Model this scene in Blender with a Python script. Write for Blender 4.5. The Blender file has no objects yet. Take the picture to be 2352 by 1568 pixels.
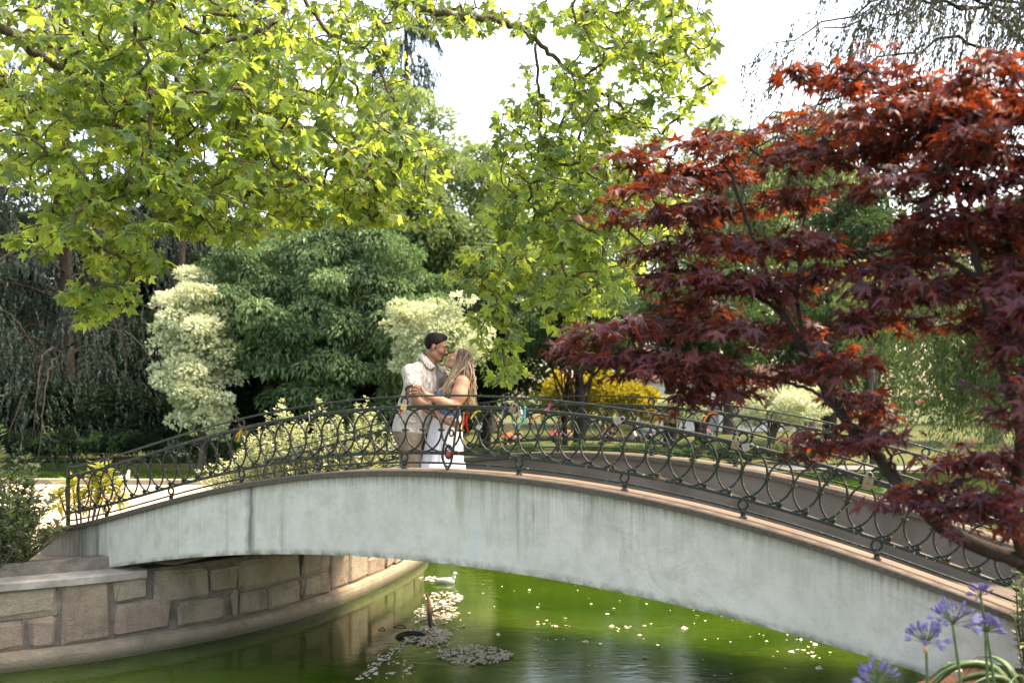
import bpy, math, random
import numpy as np
from mathutils import Matrix, Vector

random.seed(7)
rng = np.random.default_rng(7)
scene = bpy.context.scene
R = math.radians

# ------------------------------------------------------------------ camera, sky, sun, exposure
FPX, HZ = 2286.8, 912.3           # focal length and horizon row, in units of a 2352 px wide picture
cam_data = bpy.data.cameras.new("camera")
cam = bpy.data.objects.new("camera", cam_data)
scene.collection.objects.link(cam)
cam.location = (0, 0, 0)
cam.rotation_euler = (R(90), 0, 0)
cam_data.sensor_width = 36
cam_data.lens = 35.0
cam_data.shift_y = 0.0545
cam_data.clip_start = 0.05
cam_data.clip_end = 1500
cam_data.dof.use_dof = True
cam_data.dof.focus_distance = 8.9
cam_data.dof.aperture_fstop = 2.0
scene.camera = cam

SUN_AZ, SUN_EL = 80.0, 60.0       # degrees clockwise from +Y, above the horizon
world = bpy.data.worlds.new("World")
scene.world = world
world.use_nodes = True
wn = world.node_tree
wn.nodes.clear()
sky = wn.nodes.new("ShaderNodeTexSky")
sky.sky_type = 'NISHITA'
sky.sun_disc = False
sky.sun_elevation = R(SUN_EL)
sky.sun_rotation = R(SUN_AZ)
sky.air_density = 1.0
sky.dust_density = 3.0
sky.ozone_density = 1.0
bg = wn.nodes.new("ShaderNodeBackground")
bg.inputs[1].default_value = 0.15
wo = wn.nodes.new("ShaderNodeOutputWorld")
wn.links.new(sky.outputs[0], bg.inputs[0])
wn.links.new(bg.outputs[0], wo.inputs[0])

sl = bpy.data.lights.new("sun", 'SUN')
sl.energy = 1.5
sl.angle = R(12.0)
sl.color = (1.0, 0.95, 0.87)
sun = bpy.data.objects.new("sun", sl)
scene.collection.objects.link(sun)
sd = Vector((math.sin(R(SUN_AZ)) * math.cos(R(SUN_EL)), math.cos(R(SUN_AZ)) * math.cos(R(SUN_EL)), math.sin(R(SUN_EL))))
sun.rotation_euler = sd.to_track_quat('Z', 'Y').to_euler()
sun.location = sd * 60

scene.view_settings.view_transform = 'Standard'
scene.view_settings.look = 'None'
scene.view_settings.exposure = 2.62
scene.view_settings.gamma = 1.0
scene.view_settings.use_white_balance = True
scene.view_settings.white_balance_temperature = 8700
scene.view_settings.white_balance_tint = 14
scene.render.engine = 'CYCLES'
scene.cycles.use_denoising = True
scene.cycles.max_bounces = 8
scene.cycles.transmission_bounces = 4
scene.cycles.transparent_max_bounces = 4
scene.cycles.sample_clamp_indirect = 6.0

def P(u, v, d):
    """a point seen at (u, v) of the 2352 px wide picture, d metres in front of the camera"""
    return np.array([(u - 1176.0) / FPX * d, d, (HZ - v) / FPX * d])

# ------------------------------------------------------------------ materials
class NT:
    def __init__(s, name):
        s.m = bpy.data.materials.new(name)
        s.m.use_nodes = True
        s.t = s.m.node_tree
        s.t.nodes.clear()
        s.out = s.t.nodes.new("ShaderNodeOutputMaterial")
    def node(s, kind, **kw):
        n = s.t.nodes.new("ShaderNode" + kind)
        for k, v in kw.items():
            setattr(n, k, v)
        return n
    def put(s, sock, v):
        if v is None:
            return
        if isinstance(v, bpy.types.NodeSocket):
            s.t.links.new(v, sock)
        elif isinstance(v, (tuple, list)):
            sock.default_value = (*v, 1.0) if (len(v) == 3 and sock.type == 'RGBA') else v
        else:
            sock.default_value = v
    def coord(s, kind='Object', scale=None):
        o = s.node("TexCoord").outputs[kind]
        if scale is not None:
            m = s.node("Mapping")
            m.inputs['Scale'].default_value = scale
            s.put(m.inputs[0], o)
            o = m.outputs[0]
        return o
    def pos(s, scale=None):
        o = s.node("NewGeometry").outputs['Position']
        if scale is not None:
            m = s.node("Mapping")
            m.inputs['Scale'].default_value = scale
            s.put(m.inputs[0], o)
            o = m.outputs[0]
        return o
    def noise(s, vec, scale, detail=4, rough=0.55, dist=0.0):
        n = s.node("TexNoise")
        s.put(n.inputs['Vector'], vec)
        n.inputs['Scale'].default_value = scale
        n.inputs['Detail'].default_value = detail
        n.inputs['Roughness'].default_value = rough
        n.inputs['Distortion'].default_value = dist
        return n.outputs['Fac']
    def attr(s, name):
        n = s.node("Attribute", attribute_name=name)
        return n.outputs['Fac']
    def rand(s):
        return s.node("ObjectInfo").outputs['Random']
    def math(s, op, a, b=0.0, c=0.0, clamp=False):
        n = s.node("Math", operation=op, use_clamp=clamp)
        s.put(n.inputs[0], a); s.put(n.inputs[1], b); s.put(n.inputs[2], c)
        return n.outputs[0]
    def rng(s, v, a, b, c=0.0, d=1.0):
        n = s.node("MapRange")
        n.clamp = True
        s.put(n.inputs[0], v)
        for i, x in enumerate((a, b, c, d)):
            n.inputs[i + 1].default_value = x
        return n.outputs[0]
    def mix(s, f, a, b, mode='MIX'):
        n = s.node("Mix", data_type='RGBA', blend_type=mode)
        s.put(n.inputs[0], f); s.put(n.inputs[6], a); s.put(n.inputs[7], b)
        return n.outputs[2]
    def bump(s, h, strength=0.3, dist=0.02):
        n = s.node("Bump")
        n.inputs['Strength'].default_value = strength
        n.inputs['Distance'].default_value = dist
        s.put(n.inputs['Height'], h)
        return n.outputs[0]
    def bsdf(s, color, rough=0.6, spec=0.4, metal=0.0, normal=None, **kw):
        n = s.node("BsdfPrincipled")
        s.put(n.inputs['Base Color'], color)
        s.put(n.inputs['Roughness'], rough)
        s.put(n.inputs['Specular IOR Level'], spec)
        s.put(n.inputs['Metallic'], metal)
        s.put(n.inputs['Normal'], normal)
        for k, v in kw.items():
            s.put(n.inputs[k], v)
        return n.outputs[0]
    def done(s, shader):
        s.put(s.out.inputs[0], shader)
        return s.m

def plain(name, c1, c2=None, scale=8.0, rough=0.7, spec=0.3, bump=0.0, bscale=40.0, metal=0.0, bdist=0.01):
    t = NT(name)
    c2 = c2 or tuple(x * 0.6 for x in c1)
    p = t.coord()
    col = t.mix(t.rng(t.noise(p, scale, 5), 0.3, 0.7), c1, c2)
    nrm = t.bump(t.noise(p, bscale, 4), bump, bdist) if bump else None
    return t.done(t.bsdf(col, rough, spec, metal, nrm))

def leafmat(name, light, dark, trans, tf=0.45, gloss=0.35, rough=0.45, spread=0.85):
    """leaf: reflecting side, and light that comes through the blade in a warmer tone"""
    t = NT(name)
    v = t.attr("var")
    col = t.mix(v, dark, light)
    tcol = t.mix(v, tuple(x * 0.75 for x in trans), trans)
    a = t.bsdf(col, rough, gloss)
    b = t.node("BsdfTranslucent")
    t.put(b.inputs[0], tcol)
    m = t.node("MixShader")
    t.put(m.inputs[0], t.rng(v, 0.0, 1.0, tf * spread, tf * (2 - spread)))
    t.put(m.inputs[1], a); t.put(m.inputs[2], b.outputs[0])
    return t.done(m.outputs[0])

def bark(name, c1, c2, scale=6.0):
    t = NT(name)
    p = t.pos((1, 1, 0.35))
    n = t.noise(p, scale, 6, 0.65)
    col = t.mix(t.rng(n, 0.32, 0.68), c1, c2)
    return t.done(t.bsdf(col, 0.9, 0.15, 0, t.bump(t.noise(p, scale * 4, 5), 0.6, 0.03)))

# ------------------------------------------------------------------ objects
WLOC = {}
def link(o):
    scene.collection.objects.link(o)
    return o

def meta(o, label=None, cat=None, group=None, kind=None):
    if label: o["label"] = label
    if cat: o["category"] = cat
    if group: o["group"] = group
    if kind: o["kind"] = kind
    return o

def thing(name, loc, label, cat, group=None, kind=None):
    o = link(bpy.data.objects.new(name, None))
    o.empty_display_size = 0.2
    o.location = loc
    WLOC[o.name] = np.array(loc, float)
    return meta(o, label, cat, group, kind)

def mesh(name, V, F, mat, smooth=False, attrs=None):
    """F: list of index arrays, one per polygon size"""
    V = np.asarray(V, np.float32)
    if isinstance(F, np.ndarray):
        F = [F]
    F = [np.asarray(f, np.int32) for f in F if len(f)]
    me = bpy.data.meshes.new(name)
    me.vertices.add(len(V))
    me.vertices.foreach_set("co", V.ravel())
    idx = np.concatenate([f.ravel() for f in F])
    tot = np.concatenate([np.full(len(f), f.shape[1], np.int32) for f in F])
    start = np.concatenate([[0], np.cumsum(tot)[:-1]]).astype(np.int32)
    me.loops.add(len(idx))
    me.loops.foreach_set("vertex_index", idx)
    me.polygons.add(len(tot))
    me.polygons.foreach_set("loop_start", start)
    me.polygons.foreach_set("loop_total", tot)
    me.polygons.foreach_set("use_smooth", np.full(len(tot), smooth, bool))
    if attrs:
        for k, a in attrs.items():
            at = me.attributes.new(k, 'FLOAT', 'POINT')
            at.data.foreach_set("value", np.asarray(a, np.float32))
    me.update(calc_edges=True)
    if mat:
        me.materials.append(mat)
    return me

def add(name, V, F, mat, parent=None, smooth=False, attrs=None):
    """a mesh object from world-space vertices; its origin is its parent's, or the middle of its base"""
    V = np.asarray(V, float)
    if parent is not None:
        org = WLOC[parent.name]
    else:
        lo, hi = V.min(0), V.max(0)
        org = np.array([(lo[0] + hi[0]) / 2, (lo[1] + hi[1]) / 2, lo[2]])
    me = mesh(name, V - org, F, mat, smooth, attrs)
    o = link(bpy.data.objects.new(name, me))
    if parent is not None:
        o.parent = parent
    else:
        o.location = org
    WLOC[o.name] = org
    return o

def place(name, me, parent, M):
    """an object that shares mesh data, put at world matrix M under an unrotated parent"""
    o = link(bpy.data.objects.new(name, me))
    M = Matrix(M)
    if parent is not None:
        o.parent = parent
        p = WLOC[parent.name]
        M = Matrix.Translation((-p[0], -p[1], -p[2])) @ M
    o.matrix_local = M
    WLOC[o.name] = np.array(M.translation)
    return o

def join(parts):
    """[(V, F-list)] -> one V, F-list grouped by polygon size"""
    Vs, Fs, n = [], {}, 0
    for V, F in parts:
        if isinstance(F, np.ndarray):
            F = [F]
        for f in F:
            f = np.asarray(f)
            if len(f):
                Fs.setdefault(f.shape[1], []).append(f + n)
        Vs.append(np.asarray(V, float))
        n += len(V)
    return np.concatenate(Vs), [np.concatenate(v) for v in Fs.values()]

def norm(v):
    v = np.asarray(v, float)
    return v / np.maximum(np.linalg.norm(v, axis=-1, keepdims=True), 1e-9)

def catmull(pts, n):
    pts = np.asarray(pts, float)
    p = np.vstack([2 * pts[0] - pts[1], pts, 2 * pts[-1] - pts[-2]])
    out = []
    for i in range(1, len(p) - 2):
        t = np.linspace(0, 1, n, endpoint=False)[:, None]
        a, b, c, d = p[i - 1], p[i], p[i + 1], p[i + 2]
        out.append(0.5 * (2 * b + (c - a) * t + (2 * a - 5 * b + 4 * c - d) * t ** 2 + (3 * b - a - 3 * c + d) * t ** 3))
    out.append(p[-2][None])
    return np.vstack(out)

def tube(pts, rad, sides=6, cap=True, closed=False, flat=1.0):
    pts = np.asarray(pts, float)
    n = len(pts)
    rad = np.broadcast_to(np.asarray(rad, float), (n,))
    if closed:
        T = norm(np.roll(pts, -1, 0) - np.roll(pts, 1, 0))
    else:
        T = norm(np.gradient(pts, axis=0))
    up = np.array([0, 0, 1.0]) if abs(T[0][2]) < 0.9 else np.array([1.0, 0, 0])
    X = np.zeros_like(pts)
    x = norm(np.cross(up, T[0]))
    for i in range(n):
        x = norm(x - T[i] * np.dot(x, T[i]))
        X[i] = x
    Y = np.cross(T, X)
    a = np.linspace(0, 2 * np.pi, sides, endpoint=False)
    V = pts[:, None] + rad[:, None, None] * (np.cos(a)[None, :, None] * X[:, None] * flat + np.sin(a)[None, :, None] * Y[:, None])
    V = V.reshape(-1, 3)
    m = n if closed else n - 1
    i = np.arange(m)[:, None]
    j = np.arange(sides)[None]
    i2 = (i + 1) % n
    j2 = (j + 1) % sides
    F = np.stack(np.broadcast_arrays(i * sides + j, i * sides + j2, i2 * sides + j2, i2 * sides + j), -1).reshape(-1, 4)
    Fs = [F]
    if cap and not closed:
        Fs.append(np.stack([np.arange(sides)[::-1], (n - 1) * sides + np.arange(sides)]))
    return V, Fs

def sticks(A, B, ra, rb, sides=4):
    """many straight tapered sticks at once"""
    A, B = np.asarray(A, float), np.asarray(B, float)
    T = norm(B - A)
    up = np.where(np.abs(T[:, 2:3]) < 0.9, np.array([[0, 0, 1.0]]), np.array([[1.0, 0, 0]]))
    X = norm(np.cross(up, T)); Y = np.cross(T, X)
    a = np.linspace(0, 2 * np.pi, sides, endpoint=False)
    ring = np.cos(a)[None, :, None] * X[:, None] + np.sin(a)[None, :, None] * Y[:, None]
    V = np.concatenate([A[:, None] + ring * np.broadcast_to(ra, (len(A),))[:, None, None],
                        B[:, None] + ring * np.broadcast_to(rb, (len(A),))[:, None, None]], 1).reshape(-1, 3)
    j = np.arange(sides); j2 = (j + 1) % sides
    f = np.stack([j, j2, j2 + sides, j + sides], -1)
    F = (np.arange(len(A)) * 2 * sides)[:, None, None] + f[None]
    return V, [F.reshape(-1, 4)]

def frames(normal, direc):
    """rotation matrices whose columns are (side, along, normal)"""
    y = norm(direc)
    z = norm(normal - y * np.sum(normal * y, -1, keepdims=True))
    x = np.cross(y, z)
    return np.stack([x, y, z], -1)

def scatter(TV, TF, pos, rot, scale, var=None):
    """copies of a small template joined into one vertex/face array"""
    TV = np.asarray(TV, float)
    n, k = len(pos), len(TV)
    scale = np.broadcast_to(np.asarray(scale, float), (n,))
    V = np.einsum('nij,kj->nki', rot, TV) * scale[:, None, None] + pos[:, None]
    Fs = [((np.arange(n) * k)[:, None, None] + np.asarray(f)[None]).reshape(-1, np.asarray(f).shape[1]) for f in (TF if isinstance(TF, list) else [TF])]
    if var is None:
        var = rng.random(n)
    return V.reshape(-1, 3), Fs, np.repeat(var, k)

def box(c, s, rz=0.0):
    c = np.asarray(c, float); s = np.asarray(s, float) / 2
    v = np.array([[x, y, z] for x in (-1, 1) for y in (-1, 1) for z in (-1, 1)], float) * s
    ca, sa = math.cos(rz), math.sin(rz)
    v = np.stack([v[:, 0] * ca - v[:, 1] * sa, v[:, 0] * sa + v[:, 1] * ca, v[:, 2]], -1) + c
    f = np.array([[0, 1, 3, 2], [4, 6, 7, 5], [0, 4, 5, 1], [2, 3, 7, 6], [0, 2, 6, 4], [1, 5, 7, 3]])
    return v, [f]

def lathe(prof, c, sides=12):
    prof = np.asarray(prof, float)
    a = np.linspace(0, 2 * np.pi, sides, endpoint=False)
    V = np.stack([prof[:, None, 0] * np.cos(a), prof[:, None, 0] * np.sin(a), np.broadcast_to(prof[:, None, 1], (len(prof), sides))], -1).reshape(-1, 3) + np.asarray(c)
    i = np.arange(len(prof) - 1)[:, None]; j = np.arange(sides)[None]; j2 = (j + 1) % sides
    F = np.stack(np.broadcast_arrays(i * sides + j, i * sides + j2, (i + 1) * sides + j2, (i + 1) * sides + j), -1).reshape(-1, 4)
    return V, [F]

# ------------------------------------------------------------------ smooth bodies: blended distance fields turned into one skin
class Body:
    def __init__(s, lo, hi, h):
        s.lo = np.array(lo, float); s.h = h
        s.n = np.ceil((np.array(hi) - s.lo) / h).astype(int) + 1
        s.F = np.full(s.n, 1.0, np.float32)
    def _sub(s, lo, hi):
        a = np.clip(np.floor((lo - s.lo) / s.h).astype(int), 0, s.n)
        b = np.clip(np.ceil((hi - s.lo) / s.h).astype(int) + 1, 0, s.n)
        ax = [s.lo[i] + np.arange(a[i], b[i]) * s.h for i in range(3)]
        if min(len(x) for x in ax) == 0:
            return None, None
        g = np.meshgrid(*ax, indexing='ij')
        return tuple(slice(a[i], b[i]) for i in range(3)), np.stack(g, -1)
    def _blend(s, sl, d, k, cut):
        f = s.F[sl]
        if cut:
            d = -d
            h = np.clip(0.5 - 0.5 * (f - d) / k, 0, 1)
            s.F[sl] = f + (d - f) * h + k * h * (1 - h)
        else:
            h = np.clip(0.5 + 0.5 * (f - d) / k, 0, 1)
            s.F[sl] = f + (d - f) * h - k * h * (1 - h)
    def cone(s, a, b, r1, r2=None, k=0.02, cut=False):
        r2 = r1 if r2 is None else r2
        a, b = np.array(a, float), np.array(b, float)
        m = max(r1, r2) + 2 * k + 3 * s.h
        sl, p = s._sub(np.minimum(a, b) - m, np.maximum(a, b) + m)
        if sl is None: return
        ba = b - a
        h = np.clip((p - a) @ ba / max(ba @ ba, 1e-9), 0, 1)
        d = np.linalg.norm(p - a - h[..., None] * ba, axis=-1) - (r1 + (r2 - r1) * h)
        s._blend(sl, d, k, cut)
    def chain(s, pts, rs, k=0.02):
        for i in range(len(pts) - 1):
            s.cone(pts[i], pts[i + 1], rs[i], rs[i + 1], k)
    def ell(s, c, r, rot=None, k=0.02, cut=False):
        c, r = np.array(c, float), np.array(r, float)
        m = r.max() + 2 * k + 3 * s.h
        sl, p = s._sub(c - m, c + m)
        if sl is None: return
        q = p - c
        if rot is not None:
            q = q @ np.asarray(rot)
        k0 = np.linalg.norm(q / r, axis=-1)
        k1 = np.linalg.norm(q / r ** 2, axis=-1)
        s._blend(sl, k0 * (k0 - 1) / np.maximum(k1, 1e-6), k, cut)
    def plane(s, p0, n, k=0.006):
        """cut away what lies on the side n points to"""
        sl, p = s._sub(s.lo - 1, s.lo + s.n * s.h + 1)
        d = (p - np.array(p0)) @ norm(n)
        s._blend(sl, -d, k, True)
    def skin(s):
        F = s.F; F[0], F[-1] = 1, 1; F[:, 0], F[:, -1] = 1, 1; F[:, :, 0], F[:, :, -1] = 1, 1
        ins = F < 0
        cnt = sum(ins[a:F.shape[0] - 1 + a, b:F.shape[1] - 1 + b, c:F.shape[2] - 1 + c].astype(np.int8) for a in (0, 1) for b in (0, 1) for c in (0, 1))
        cells = np.argwhere((cnt > 0) & (cnt < 8))
        ids = np.full(cnt.shape, -1, np.int64)
        ids[tuple(cells.T)] = np.arange(len(cells))
        acc = np.zeros((len(cells), 3)); num = np.zeros(len(cells))
        for ax in range(3):
            e = np.eye(3, dtype=int)[ax]
            o1, o2 = [np.eye(3, dtype=int)[i] for i in range(3) if i != ax]
            for u in (0, 1):
                for v in (0, 1):
                    a = cells + u * o1 + v * o2
                    fa, fb = F[tuple(a.T)], F[tuple((a + e).T)]
                    m = (fa < 0) != (fb < 0)
                    t = np.where(m, fa / np.where(m, fa - fb, 1), 0)
                    acc += np.where(m[:, None], a + t[:, None] * e, 0)
                    num += m
        V = s.lo + acc / num[:, None] * s.h
        Q = []
        for ax in range(3):
            e = np.eye(3, dtype=int)[ax]
            o1, o2 = np.eye(3, dtype=int)[(ax + 1) % 3], np.eye(3, dtype=int)[(ax + 2) % 3]
            A = ins[tuple(slice(0, F.shape[i] - e[i]) for i in range(3))]
            B = ins[tuple(slice(e[i], F.shape[i]) for i in range(3))]
            g = np.argwhere(A != B)
            fl = A[tuple(g.T)]
            q = np.stack([ids[tuple((g - o1 - o2).T)], ids[tuple((g - o2).T)], ids[tuple(g.T)], ids[tuple((g - o1).T)]], -1)
            q = np.where(fl[:, None], q, q[:, ::-1])
            Q.append(q)
        return V, [np.concatenate(Q)]
# ------------------------------------------------------------------ ground, pond, banks
WATER_Z, PATH_Z = -2.5, -1.62

def m_lawn():
    t = NT("lawn_grass")
    p = t.pos()
    a = t.noise(p, 0.35, 4); b = t.noise(p, 9.0, 5, 0.7)
    col = t.mix(t.rng(b, 0.3, 0.7), (0.022, 0.048, 0.012), (0.055, 0.085, 0.02))
    col = t.mix(t.rng(a, 0.42, 0.62), col, (0.095, 0.09, 0.03))
    return t.done(t.bsdf(col, 0.9, 0.15, 0, t.bump(b, 0.8, 0.05)))

def m_sand():
    t = NT("sandy_path")
    p = t.pos()
    a = t.noise(p, 0.8, 4); b = t.noise(p, 45.0, 5, 0.7)
    col = t.mix(t.rng(a, 0.35, 0.65), (0.52, 0.42, 0.33), (0.42, 0.33, 0.25))
    col = t.mix(t.rng(b, 0.35, 0.8), col, (0.36, 0.27, 0.20))
    return t.done(t.bsdf(col, 0.95, 0.1, 0, t.bump(b, 0.5, 0.02)))

def m_water():
    t = NT("green_pond_water")
    p = t.pos((1.0, 1.9, 1.0))
    big = t.noise(p, 0.5, 3, 0.5, 0.6)
    col = t.mix(t.rng(big, 0.35, 0.68), (0.017, 0.043, 0.0025), (0.033, 0.064, 0.005))
    rip = t.math('ADD', t.math('MULTIPLY', t.noise(p, 2.2, 2, 0.5, 0.8), 0.6), t.math('MULTIPLY', t.noise(p, 8.0, 3, 0.55, 0.5), 0.35))
    sh = t.bsdf(col, 0.08, 0.32, 0, t.bump(rip, 0.085, 0.03), **{"IOR": 1.33, "Subsurface Weight": 1.0, "Subsurface Radius": (0.8, 1.0, 0.6), "Subsurface Scale": 1.6})
    sh.node.subsurface_method = 'BURLEY'      # cloudy water: light spreads sideways below the surface
    return t.done(sh)

M_LAWN, M_SAND, M_WATER = m_lawn(), m_sand(), m_water()
M_MUD = plain("pond_mud", (0.05, 0.05, 0.025), (0.03, 0.03, 0.015), 3.0)
M_GREYPATH = plain("grey_gravel_path", (0.17, 0.17, 0.165), (0.12, 0.115, 0.11), 20.0, 0.9, 0.1, 0.4, 60)
M_MULCH = plain("bark_mulch", (0.16, 0.08, 0.05), (0.05, 0.025, 0.018), 60.0, 0.95, 0.1, 1.0, 70, 0, 0.03)

pond = catmull([(-16, 4.0), (-8, 4.5), (-4, 4.95), (0, 5.25), (1.6, 5.25), (2.7, 6.05), (3.05, 6.75), (3.45, 7.8), (4.1, 9.4), (5.4, 12.2), (8.4, 17),
                (12.5, 22), (16.5, 26.5), (17, 29), (10, 30), (5, 29.6), (0, 30.5), (-6, 33), (-12, 34), (-20, 34), (-32, 33), (-36, 20), (-30, 8), (-16, 4.0)], 5)[:-1]

def ground_z(x, y):
    f = np.clip((np.asarray(y, float) - 8) / 14, 0, 1)
    return -1.66 + (-2.25 + 1.66) * f * f * (3 - 2 * f)

def ring_ground():
    n = len(pond)
    c = np.array([-8.0, 18.0])
    rows = []
    for k, r in enumerate((0, 0.6, 2.0, 6.0, 16.0, 45.0, 130.0, 500.0)):
        d = norm(pond - c)
        q = pond + d * r
        z = ground_z(q[:, 0], q[:, 1])
        if k == 0:
            rows.append(np.column_stack([q, np.full(n, -3.2)]))
        rows.append(np.column_stack([q, z + (rng.normal(0, 0.03, n) if 1 < k < 5 else 0)]))
    V = np.concatenate(rows)
    i = np.arange(len(rows) - 1)[:, None]; j = np.arange(n)[None]; j2 = (j + 1) % n
    F = np.stack(np.broadcast_arrays(i * n + j, (i + 1) * n + j, (i + 1) * n + j2, i * n + j2), -1).reshape(-1, 4)
    return V, [F]

meta(add("ground", *ring_ground(), M_LAWN), kind="structure")
bed = np.array([[-38, 2, -3.15], [20, 2, -3.15], [20, 37, -3.15], [-38, 37, -3.15]], float)
meta(add("pond_bed", bed, np.array([[0, 1, 2, 3]]), M_MUD), kind="structure")
g = 40
gx, gy = np.meshgrid(np.linspace(-37, 18.5, g), np.linspace(3.2, 35, g), indexing='ij')
wi = np.arange(g * g).reshape(g, g)
meta(add("pond_water", np.stack([gx.ravel(), gy.ravel(), np.full(g * g, WATER_Z)], -1),
         np.stack([wi[:-1, :-1], wi[1:, :-1], wi[1:, 1:], wi[:-1, 1:]], -1).reshape(-1, 4), M_WATER), kind="structure")

# grey path along the far bank
pc = catmull([(-4, 33.4), (0, 31.9), (5, 31.1), (10, 31.4), (16, 30.6), (19, 28.5), (24, 24)], 8)
tn = norm(np.gradient(pc, axis=0)); nn = np.stack([-tn[:, 1], tn[:, 0]], -1)
w = 0.95
V = np.concatenate([np.column_stack([pc + nn * k * w, ground_z(pc[:, 0], (pc + nn * k * w)[:, 1]) + 0.05 - 0.01 * abs(k)]) for k in (-1, 0, 1)])
m = len(pc); i = np.arange(m - 1)
F = np.concatenate([np.stack([a * m + i, a * m + i + 1, (a + 1) * m + i + 1, (a + 1) * m + i], -1) for a in (0, 1)])
meta(add("path", V, F, M_GREYPATH), kind="structure")

# bark-mulched bed on the near bank
bedp = np.array([(-3.0, 3.0), (0.0, 3.2), (1.5, 5.1), (2.62, 5.95), (2.92, 6.5), (3.6, 6.0), (5.5, 5.6), (5.5, 1.2), (0, 1.0), (-3, 1.0)])
V = np.column_stack([bedp, np.full(len(bedp), -1.64)])
meta(add("planting_bed", np.vstack([V, [[2.4, 3.4, -1.60]]]), np.array([[k, (k + 1) % len(bedp), len(bedp)] for k in range(len(bedp))])[:, ::-1], M_MULCH), kind="structure")

# ------------------------------------------------------------------ walled promontory on the far side of the bridge
wallc = catmull([(-16, 6.9), (-9, 7.55), (-6.2, 8.35), (-4.7, 9.1), (-3.73, 9.72), (-2.73, 10.84), (-2.03, 12.4), (-1.5, 14.6), (-1.45, 16.1), (-2.05, 17.6),
                 (-3.6, 18.55), (-6.5, 18.85), (-14, 19.1), (-26, 18.6), (-40, 17.5)], 24)
seg = np.linalg.norm(np.diff(wallc, axis=0), axis=1)
wlen = np.concatenate([[0], np.cumsum(seg)])
def wp(a, off=0.0):
    """point of the wall's water line at length a, moved outwards by off"""
    a = np.asarray(a, float)
    p = np.stack([np.interp(a, wlen, wallc[:, 0]), np.interp(a, wlen, wallc[:, 1])], -1)
    q = np.stack([np.interp(a + 0.05, wlen, wallc[:, 0]) - np.interp(a - 0.05, wlen, wallc[:, 0]),
                  np.interp(a + 0.05, wlen, wallc[:, 1]) - np.interp(a - 0.05, wlen, wallc[:, 1])], -1)
    t = norm(q)
    return p + np.stack([t[..., 1], -t[..., 0]], -1) * off

def sweep(a, prof, close=True):
    """profile [(off, z)] swept along the wall line"""
    k = len(prof)
    V = np.stack([np.column_stack([wp(a, o), np.full(len(a), z)]) for o, z in prof], 1).reshape(-1, 3)
    i = np.arange(len(a) - 1)[:, None]
    j = np.arange(k if close else k - 1)[None]; j2 = (j + 1) % k
    F = np.stack(np.broadcast_arrays(i * k + j, i * k + j2, (i + 1) * k + j2, (i + 1) * k + j), -1).reshape(-1, 4)
    Fs = [F]
    if close:
        Fs.append(np.stack([np.arange(k)[::-1], (len(a) - 1) * k + np.arange(k)]))
    return V, Fs

A_all = np.linspace(0, wlen[-1], 260)
edge = wp(A_all, -0.30)
ctr = np.array([-16.0, 13.0])
V = np.vstack([np.column_stack([edge, np.full(len(edge), PATH_Z)]), np.column_stack([np.array([[-60, 16], [-60, 9]]), [PATH_Z] * 2]), [[ctr[0], ctr[1], PATH_Z]]])
n = len(V) - 1
meta(add("sandy_path", V, np.array([[k, (k + 1) % n, n] for k in range(n)]), M_SAND), kind="structure")

def m_stone():
    t = NT("granite_block")
    p = t.pos(); r = t.rand()
    n1 = t.noise(p, 5.0, 5, 0.6); n2 = t.noise(p, 60.0, 4, 0.7); n3 = t.noise(p, 1.6, 3)
    col = t.mix(r, (0.34, 0.275, 0.195), (0.41, 0.36, 0.28))
    col = t.mix(t.rng(t.math('FRACT', t.math('MULTIPLY', r, 7.3)), 0.55, 0.8), col, (0.35, 0.265, 0.205))
    col = t.mix(t.math('MULTIPLY', t.rng(n1, 0.45, 0.72), 0.75), col, (0.17, 0.14, 0.095))
    drip = t.noise(t.pos((7, 7, 0.8)), 1.0, 4, 0.65)
    col = t.mix(t.math('MULTIPLY', t.rng(drip, 0.52, 0.7), 0.55), col, (0.13, 0.115, 0.08))
    col = t.mix(t.math('MULTIPLY', t.rng(n3, 0.5, 0.75), 0.4), col, (0.55, 0.51, 0.42))
    col = t.mix(t.math('MULTIPLY', t.rng(n2, 0.4, 0.7), 0.5), col, (0.16, 0.13, 0.10))
    h = t.math('ADD', t.math('MULTIPLY', n2, 0.4), n1)
    return t.done(t.bsdf(col, 0.9, 0.2, 0, t.bump(h, 1.0, 0.05)))
M_STONE = m_stone()
M_MORTAR = plain("grey_mortar", (0.22, 0.20, 0.17), (0.11, 0.10, 0.085), 9.0, 0.95, 0.1, 0.8, 50, 0, 0.02)
M_COPING = plain("weathered_coping", (0.42, 0.39, 0.35), (0.20, 0.18, 0.16), 4.5, 0.9, 0.2, 0.6, 70, 0, 0.01)
def m_ledge():
    t = NT("wet_concrete_ledge")
    p = t.pos()
    n = t.noise(p, 4.0, 5, 0.65)
    sp = t.node("SeparateXYZ"); t.put(sp.inputs[0], p)
    tide = t.rng(t.math('ADD', sp.outputs[2], t.math('MULTIPLY', n, 0.07)), -2.445, -2.375, 1.0, 0.0)
    col = t.mix(t.rng(n, 0.3, 0.7), (0.31, 0.26, 0.19), (0.15, 0.13, 0.09))
    col = t.mix(t.math('MULTIPLY', tide, 0.85), col, (0.055, 0.055, 0.028))
    return t.done(t.bsdf(col, t.rng(tide, 0, 1, 0.85, 0.4), 0.3, 0, t.bump(t.noise(p, 40, 4), 0.7, 0.02)))
M_LEDGE = m_ledge()

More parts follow.
